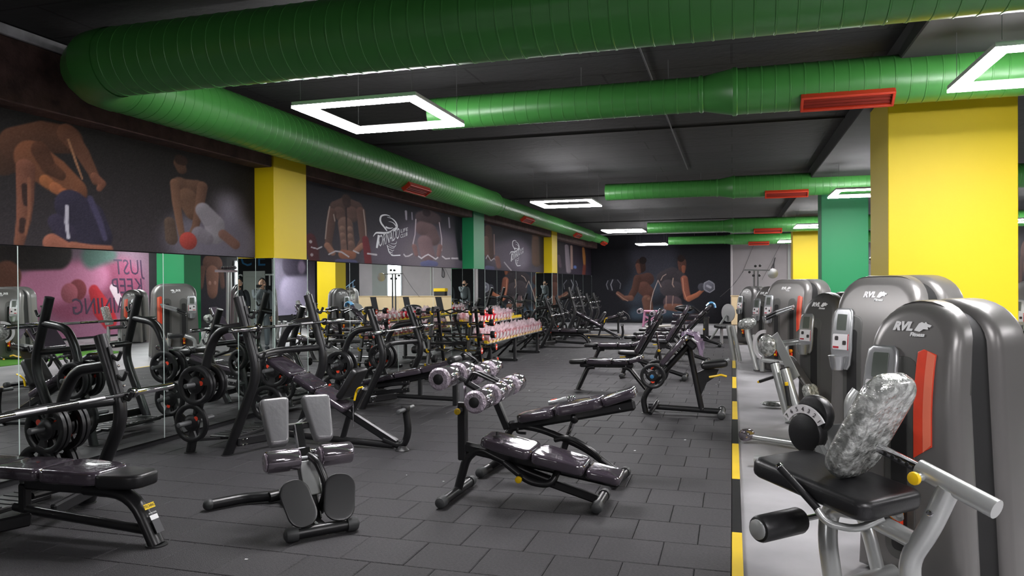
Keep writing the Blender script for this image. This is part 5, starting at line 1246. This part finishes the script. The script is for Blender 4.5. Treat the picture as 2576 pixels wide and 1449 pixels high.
G().tube([(-.28, 0, .47), (-.08, 0, .45), (-.10, .05, .30), (-.16, .06, .0)], .046, 16, .10, ry=.052).ob('front_post', SV, ma)
for s in (-1, 1):
    G().tube([(-.20, s*.24, .50), (-.0, s*.27, .66)], .0185, 12).ob('hand_grip', 'vinyl', ma); 
    G().rcyl((-.0, s*.27, .66), (.015, s*.271, .672), .0205, .003, 12).ob('grip_end', 'chrome', ma)
    G().tube([(-.18, s*.24, .515), (-.24, s*.23, .44), (-.36, s*.16, .43), (-.42, s*.06, .49)], .018, 12, .06).ob('handle_tube', SV, ma)
G().tube([(-.5, 0, .05), (-.5, -.40, .05)], .04, 14).ob('base_tube', SV, ma); G().tube([(-.14, .06, .05), (-.14, -.42, .05)], .04, 14).ob('base_tube', SV, ma); G().tube([(-.56, 0, .06), (-.14, .06, .06)], .04, 14).ob('base_tube', SV, ma)
ro = G().rcyl((.03, .09, .36), (.03, .40, .36), .068, .02, 24).ob('shin_roller', 'vinyl', ma)
G().lathe((.03, .402, .36), (0, 1, 0), [(.05, -.004), (.05, .006), (.04, .012), (.001, .014)], 20).ob('roller_cap', 'silver_paint', ro)
G().tube([(.03, -.3, .36), (.03, .1, .36)], .016, 10).ob('roller_axle', 'chrome', ma)
G().bar((.03, -.28, .36), (.26, -.28, .74), .05, .045, .01).ob('lever_arm', SV, ma)
# range dial
dk = G().rcyl((.30, -.33, .73), (.30, -.25, .73), .115, .02, 28).ob('dial_disc', 'vinyl', ma)
G().rcyl((.27, -.36, .84), (.27, -.28, .84), .11, .02, 28).ob('dial_cam', 'vinyl', ma)
g = G(); vs = []; fs = []
for i in range(17):
    a = R(30+120*i/16)
    for rr in (.118, .165):
        for yy in (-.262, -.25): vs.append((.30+rr*math.cos(a), yy, .73+rr*math.sin(a)))
for i in range(16):
    b_ = i*4; fs += [(b_, b_+2, b_+6, b_+4), (b_+1, b_+5, b_+7, b_+3), (b_, b_+4, b_+5, b_+1), (b_+2, b_+3, b_+7, b_+6)]
fs += [(0, 1, 3, 2), (64, 66, 67, 65)]
sc_ = g.add(vs, fs).ob('dial_scale', 'card_white', ma, 0)
for k in range(7):
    a = R(142-104*k/6); c, s = math.cos(a), math.sin(a); rr = .140
    Mt = Matrix(((-1, 0, 0, .30+rr*c), (0, 0, 1, -.2485), (0, 1, 0, .73+rr*s), (0, 0, 0, 1))) @ Matrix.Rotation(a-R(90) if False else R(90)-a if False else -(R(90)-(math.pi-a)), 4, 'Z')
    text(str(k+1), .036, 'ink', 'dial_number', sc_, Mt, .0006)
G().box((.05, -.36, .74), (.34, .012, .16), Matrix.Rotation(R(12), 3, 'Y'), .004).ob('side_plate', SV, ma)
G().tube([(.26, -.33, .70), (-.05, -.33, .30), (-.12, -.33, .05)], .036, 14, .1).ob('side_post', SV, ma)

def machine(nm, lb, loc, wd, h, m='shell_grey', dual=False, red=True, cx=0., ang=A45, seat=None, y0=0.):
    t = T(nm, lb, 'weight machine', (loc[0], loc[1], 0), ang, 'grey selectorised weight machines'); tower(t, wd, h, y0, m, dual, red, True, cx); return t
mb = machine('chest_machine', 'tall bright grey machine tower just in front of the big yellow column', (1.1, 6.6), .86, 1.65, dual=True, cx=.045)
G().tube([(.20, .03, .0), (.20, .04, .62), (.16, .0, .70)], .05, 16, .06).ob('frame_tube', SV, mb)
G().tube([(.20, .08, .05), (.85, .45, .05)], .04, 14).ob('base_tube', SV, mb)
mc = machine('row_machine', 'dark machine tower behind the bright tall tower, film-wrapped dial in front', (.9, 9.2), .60, 1.48, 'shell_dark', red=False, cx=-.02)
# arm, dial and pads in front of the tower
G().tube([(.14, .25, .0), (.38, .22, .64)], .055, 18).ob('frame_tube', SV, mc); G().tube([(-.06, .29, .0), (.18, .28, .60)], .052, 18).ob('frame_tube', SV, mc)
for p in ((.38, .22, .64), (.18, .28, .60)): G().rcyl(p, Vector(p)+Vector((.006, 0, .016)), .056, .005, 18).ob('tube_cap', 'vinyl', mc)
G().bar((.02, .26, .05), (.02, -.02, .05), .07, .06, .01).ob('base_rail', SV, mc)
G().tube([(.32, .25, .51), (.54, .30, .42)], .020, 12).ob('hand_grip', 'vinyl', mc); G().rcyl((.54, .30, .42), (.565, .306, .41), .014, .004, 12).ob('grip_end', 'knob_yellow', mc)
G().tube([(.06, .34, .20), (.11, .33, .42)], .028, 14).ob('pin_tube', 'vinyl', mc); G().rcyl((.11, .33, .42), (.115, .33, .465), .022, .008, 14).ob('pin_knob', 'knob_yellow', mc)
G().bar((.42, .19, .98), (.10, .19, .50), .012, .13, .004).ob('side_plate', SV, mc)
G().pad(rrect(.46, .12, .055, 5), .05, .02, frame_on((.08, .10, .54), (-.08, .10, .36), (0, 1, 0)) @ Matrix.Translation((-.05, 0, 0))).ob('arm_guard', 'shell_dark', mc)
G().pad(rrect(.24, .18, .06, 5), .11, .04, Matrix.Translation((-.10, .24, .33)) @ Matrix.Rotation(R(-70), 4, 'Y')).ob('wrapped_pad', 'clear_wrap', mc)
g = G(); vs = []; fs = []
for i in range(15):
    a = R(75-160*i/14) if False else R(-70-0+165*i/14)
    for rr in (.145, .185):
        for yy in (.225, .24): vs.append((.52+rr*math.cos(a), yy, .85+rr*math.sin(a)*-1 if False else .85+rr*math.sin(a)))
for i in range(14):
    b_ = i*4; fs += [(b_, b_+2, b_+6, b_+4), (b_+1, b_+5, b_+7, b_+3), (b_, b_+4, b_+5, b_+1), (b_+2, b_+3, b_+7, b_+6)]
g.add(vs, fs).ob('dial_scale', 'card_white', mc, 0)
G().ell((.50, .22, .85), .13, .06, .13, 16, 10).ob('wrapped_hub', 'clear_wrap', mc); G().tube([(.50, -.02, .86), (.50, .2, .85)], .03, 10).ob('hub_axle', SV, mc)
G().tube([(.28, -.1, .90), (.50, -.02, .86)], .035, 12).ob('hub_arm', SV, mc)
md = machine('dual_machine', 'tall grey machine tower with two grip arms, in front of the green column', (.85, 14.0), 1.02, 1.65, dual=True, cx=-.02)
for q in (0, 1):
    G().tube([(-.34+.02*q, .12, 1.19-.04*q), (.02, .16, 1.08-.05*q)], .026, 12).ob('press_arm', 'console_silver', md); G().tube([(.0, .16, 1.085-.05*q), (.17, .22, 1.0-.05*q)], .026, 12).ob('hand_grip', 'vinyl', md)
    G().rcyl((.17, .22, 1.0-.05*q), (.19, .227, .99-.05*q), .02, .004, 12).ob('grip_end', 'chrome', md)
G().tube([(.36, .12, .0), (.36, .12, .40), (.15, .14, .48)], .045, 14, .1).ob('frame_tube', SV, md); G().tube([(.36, .12, .20), (-.25, .12, .20)], .042, 14).ob('frame_tube', SV, md); G().tube([(-.22, .12, .0), (-.15, .12, .55)], .05, 14).ob('frame_tube', SV, md)
pad_on(md, (-.20, .30, .44), (.10, .30, .46), .32, .08, 'vinyl', None, 'seat_pad')
G().tube([(.50, .10, .0), (.72, .10, .62), (.74, .10, .74)], .05, 14, .1).ob('frame_tube', SV, md); G().tube([(.40, .06, .0), (.62, .06, .64)], .035, 12).ob('frame_tube', SV, md); G().lathe((.50, .10, 0), (0, 0, 1), [(.07, 0), (.07, .012), (.05, .014)], 14).ob('foot_flange', 'vinyl', md)
G().bar((.5, .1, .25), (.36, .12, .25), .05, .05, .01).ob('frame_tube', SV, md)
G().ell((.74, .10, .84), .20, .13, .11, 16, 10, Matrix.Rotation(R(12), 3, 'Y')).ob('wrapped_pad', 'clear_wrap', md)
me_ = machine('machine', 'small dark machine tower partly hidden behind the one with grip arms', (.6, 16.2), .62, 1.52, cx=.03, red=False)
G().tube([(.25, .55, 0), (.35, .62, .72)], .05, 14).ob('frame_tube', SV, me_); G().tube([(.10, .55, 0), (.22, .62, .72)], .04, 14).ob('frame_tube', SV, me_)
mf = machine('machine', 'farthest machine tower, coloured dark for shadow, at the end of the tape line', (.25, 20.5), .62, 1.50, 'shell_dark', cx=-.06, red=False)  # darker shell colour stands in for the shadow on this tower
G().lathe((.3, .20, .80), (0, 1, 0), [(.001, 0), (.24, 0), (.24, .02), (.001, .025)], 24).ob('cam_disc', SV, mf); G().tube([(.32, .25, .75), (.55, .6, .1)], .03, 10).ob('frame_tube', SV, mf)
pad_on(mf, (.1, .5, .4), (.4, .5, .42), .3, .08, 'vinyl'); G().bar((.25, .5, 0), (.25, .5, .4), .06, .06).ob('seat_post', SV, mf)
mg = machine('machine', 'grey machine tower glimpsed between the far yellow and the green column', (1.72, 17.8), .8, 1.66, cx=0, red=False)
# machines on the far side of the columns, seen mostly in the mirrors
for i, (x, y, dl) in enumerate(((4.6, 8.6, False), (5.4, 8.9, False), (4.3, 12.6, True), (5.2, 17.2, False), (4.4, 24.6, False), (3.2, 26.2, False))):
    mm = machine('machine', 'grey machine beyond the columns, %s from the camera, seen in mirrors' % ordn(i), (x, y), .9 if dl else .62, 1.6 if dl else 1.5, dual=dl, ang=R(160))
    pad_on(mm, (-.2, .6, .42), (.25, .6, .45), .4, .09, 'vinyl'); pad_on(mm, (-.22, .6, .55), (-.36, .6, 1.05), .34, .09, 'clear_wrap'); G().tube([(0, .6, 0), (0, .6, .42)], .05, 12).ob('seat_post', SV, mm); G().tube([(-.3, .6, .5), (-.3, .6, .05), (-.3, -.1, .05)], .045, 12, .08).ob('frame_tube', SV, mm)
# cable tower by the far wall
cb = T('cable_tower', 'slim silver cable tower with cross bar rising behind the machines', 'weight machine', (.72, 25.0, 0))
for x in (-.06, .06): G().tube([(x, 0, 0), (x, 0, 2.0)], .03, 10).ob('mast', 'peg_grey', cb)
G().bar((-.36, 0, 2.0), (.42, 0, 1.98), .05, .04, .006).ob('cross_bar', 'peg_grey', cb); G().box((0, 0, .06), (.9, .7, .1), None, .02).ob('base', SV, cb)
for p in ((-.02, 2.12), (.12, 2.13), (-.08, 1.82), (.10, 1.82), (-.2, 1.93)): G().rcyl((p[0], -.04, p[1]), (p[0], .04, p[1]), .042, .01, 14).ob('pulley', 'vinyl', cb)
G().lathe((.50, 0, 1.88), (0, 1, 0), [(.06, -.03), (.16, -.02), (.16, .02), (.06, .03)], 18).ob('cable_wheel', 'console_silver', cb)
G().tube([(-.36, 0, 2.0), (-.7, 0, 1.5), (-1.1, -.2, 1.15)], .006, 6, .2).ob('cable', 'wire', cb)
# pulldown tower seen in the mirrors
pu = T('cable_tower', 'silver pulldown tower before the right hand columns, seen in the mirrors', 'weight machine', (3.4, 19.2, 0), R(20))
for x in (-.12, .12): G().tube([(x, 0, 0), (x*.6, 0, 2.05)], .04, 10).ob('mast', SV, pu)
G().bar((-.7, 0, 2.02), (.7, 0, 2.05), .08, .07, .01).ob('cross_bar', SV, pu); G().box((0, 0, .05), (1.3, .9, .08), None, .02).ob('base', SV, pu)
for k in range(7): G().rcyl((-.3+.1*k, -.05, 2.14), (-.3+.1*k, .05, 2.14), .045, .01, 10).ob('pulley', 'vinyl', pu)
pad_on(pu, (-.2, -.5, .5), (.2, -.5, .5), .3, .08, 'clear_wrap'); G().bar((0, -.5, .05), (0, -.5, .5), .06, .06).ob('seat_post', SV, pu)
# small wrapped litter and foot of machine by the tape
_mi = (Matrix.Translation((1.1, 6.6, 0)) @ Matrix.Rotation(A45, 4, 'Z')).inverted()
def inB(*p): return _mi @ Vector(p)
G().tube([inB(.18, 7.9, .05), inB(.80, 7.55, .05)], .03, 14).ob('base_tube', SV, mb); o = G().rcyl(inB(.09, 7.84, .065), inB(.17, 7.94, .065), .062, .02, 18).ob('wrapped_foot', 'roller_wrap', mb)
G().ell(inB(.80, 7.58, .10), .13, .10, .10, 14, 8).ob('wrapped_joint', 'clear_wrap', mb)
tag(G().ell((.50, 10.2, .03), .16, .09, .035, 10, 6).ob('film_scrap', 'clear_wrap'), 'crumpled clear film scrap on the concrete under the machines', 'film')

random.seed(11)
for i in range(14):
    x = random.uniform(-3.2, -.2); y = random.uniform(3.6, 12.5); sz = random.uniform(.006, .016)
    o = G().box((0, 0, 0), (sz*1.6, sz, .002), Matrix.Rotation(random.uniform(0, 3), 3, 'Z')).ob('paper_scrap', 'white_print', None, 0, (x, y, .003)); tag(o, 'tiny pale scrap lying on the black rubber floor', 'scrap', 'tiny scraps on the rubber floor')

# ================================================================ PEOPLE (standing at the camera, seen in the mirror corner)
def skin(name, verts, edges, radii, m, par, sub=2, root=0):
    me = bpy.data.meshes.new(name); me.from_pydata(verts, edges, []); o = bpy.data.objects.new(name, me); C.objects.link(o)
    md_ = o.modifiers.new('s', 'SKIN'); sb = o.modifiers.new('d', 'SUBSURF'); sb.levels = sb.render_levels = sub
    if not me.skin_vertices: me.attributes.new('skin', 'FLOAT', 'POINT') if False else None
    bm = bmesh.new(); bm.from_mesh(me); ly = bm.verts.layers.skin.verify(); bm.verts.ensure_lookup_table()
    for i, v in enumerate(bm.verts): v[ly].radius = radii[i] if isinstance(radii[i], tuple) else (radii[i], radii[i]); v[ly].use_root = (i == root)
    bm.to_mesh(me); bm.free()
    dg = bpy.context.evaluated_depsgraph_get(); m2 = bpy.data.meshes.new_from_object(o.evaluated_get(dg))
    bpy.data.objects.remove(o)
    m2.materials.clear(); m2.materials.append(MATS[m]); m2.polygons.foreach_set('use_smooth', [True]*len(m2.polygons))
    ob = bpy.data.objects.new(name, m2); C.objects.link(ob); ob.parent = par; return ob
def person(loc, rz, lb, top, hand_pos, other, phone=False, h=1.0):
    """local: faces +x"""
    t = T('person', lb, 'person', loc, rz)
    LS, RS = (0, .19, 1.42), (0, -.19, 1.42)
    def mid(a, b, f, o): return tuple(a[i]*(1-f)+b[i]*f+o[i] for i in range(3))
    lel = mid(LS, other, .5, (-.03, .03, .0)); rel = mid(RS, hand_pos, .5, (.02, -.05, -.20))
    V = [(0, 0, .95), (0, 0, 1.12), (.01, 0, 1.30), (0, 0, 1.44), LS, lel, other, RS, rel, hand_pos]
    Ed = [(0, 1), (1, 2), (2, 3), (3, 4), (4, 5), (5, 6), (3, 7), (7, 8), (8, 9)]
    Rd = [(.13, .16), (.12, .155), (.13, .175), (.10, .11), .085, .062, .046, .085, .062, .046]
    skin('jacket', V, Ed, Rd, top, t)
    V = [(0, 0, .98), (0, .10, .88), (.02, .11, .50), (0, .11, .09), (0, -.10, .88), (.02, -.11, .50), (0, -.11, .09)]
    skin('trousers', V, [(0, 1), (1, 2), (2, 3), (0, 4), (4, 5), (5, 6)], [(.13, .15), .10, .075, .058, .10, .075, .058], 'jeans', t)
    for s in (-1, 1):
        G().pad(rrect(.27, .10, .045, 4), .085, .03, Matrix.Translation((.05, s*.11, 0))).ob('shoe', 'cloth_dark', t)
    # head
    hd = G().ell((.03, 0, 1.655), .098, .078, .122, 20, 14)
    vs = []
    for (x, y, z) in hd.v:
        if z < 1.62: y *= 1-.9*(1.62-z); x = x if x < .03 else .03+(x-.03)*(1-.6*(1.62-z))
        vs.append((x, y, z))
    hd.v = vs
    hd.tube([(0, 0, 1.42), (.01, 0, 1.58)], .056, 12)
    hd.ell((.128, 0, 1.635), .020, .014, .026, 8, 6); hd.ell((.125, 0, 1.587), .010, .026, .008, 8, 5)
    for s in (-1, 1): hd.ell((.02, s*.080, 1.645), .018, .010, .032, 8, 6)
    hdo = hd.ob('head', 'skin', t, 70)
    for s in (-1, 1):
        G().ell((.112, s*.033, 1.662), .011, .014, .010, 8, 6).ob('eye', 'card_white', hdo); G().ell((.121, s*.033, 1.662), .005, .006, .006, 6, 5).ob('pupil', 'hair', hdo)
        G().box((.118, s*.034, 1.685), (.008, .030, .005), None, .002).ob('eyebrow', 'hair', hdo)
    hr = G().ell((.012, 0, 1.70), .104, .086, .092, 18, 12); hr.v = [(x if x < .085 else .085, y, max(z, 1.69-.6*max(0, .02-x) if x < .05 else 1.725)) for x, y, z in hr.v]; hr.ob('hair', 'hair', hdo, 60)
    bd = G().ell((.062, 0, 1.572), .058, .060, .038, 14, 8); bd.ob('beard', 'hair', hdo, 60)
    # hands: palm and five fingers curling
    for (p, el, s) in ((Vector(hand_pos), Vector(rel), -1), (Vector(other), Vector(lel), 1)):
        d = (p-el).normalized(); q = d.cross(Vector((0, 0, 1))); q = q.normalized() if q.length > .1 else Vector((0, 1, 0)); nrm = q.cross(d)
        Vv = [tuple(p), tuple(p+d*.05), tuple(p+d*.085)]; Ee = [(0, 1), (1, 2)]; Rr_ = [.026, (.016, .036), (.014, .038)]
        hand = skin('hand', Vv, Ee, Rr_, 'skin', t)
        for k, ln in enumerate((.066, .078, .072, .056)):
            b0 = p+d*.082+q*(.030-.02*k); pts = [b0, b0+d*ln*.45, b0+d*ln*.75-nrm*ln*.35, b0+d*ln*.75-nrm*ln*.70]
            G().tube(pts, .0085, 8, .01, r1=.0065).ob('finger', 'skin', hand)
        b0 = p+d*.03+q*.036; G().tube([b0, b0+q*.022+d*.025, b0+q*.016+d*.055-nrm*.012], .0105, 8, .012, r1=.008).ob('thumb', 'skin', hand)
    return t
person((.06, -.34, 0), R(127), 'bearded man in grey jacket holding a phone to his eye, seen in the mirror corner', 'cloth_grey', (.26, -.02, 1.52), (.06, .22, .84))
ph = T('phone', 'dark phone held up by the man in the grey jacket, seen in the mirror corner', 'phone', (-.06, -.045, 1.58), R(127))
G().box((0, 0, .0), (.009, .15, .075), None, .003).ob('phone_body', 'steel_black2', ph); G().rcyl((.004, .045, .02), (.008, .045, .02), .008, .002, 10).ob('lens', 'lcd', ph)
person((.82, -.45, 0), R(127), 'bearded man in dark jacket with one hand at his face, seen in mirrors', 'cloth_dark', (.13, -.04, 1.50), (.06, .22, .84))
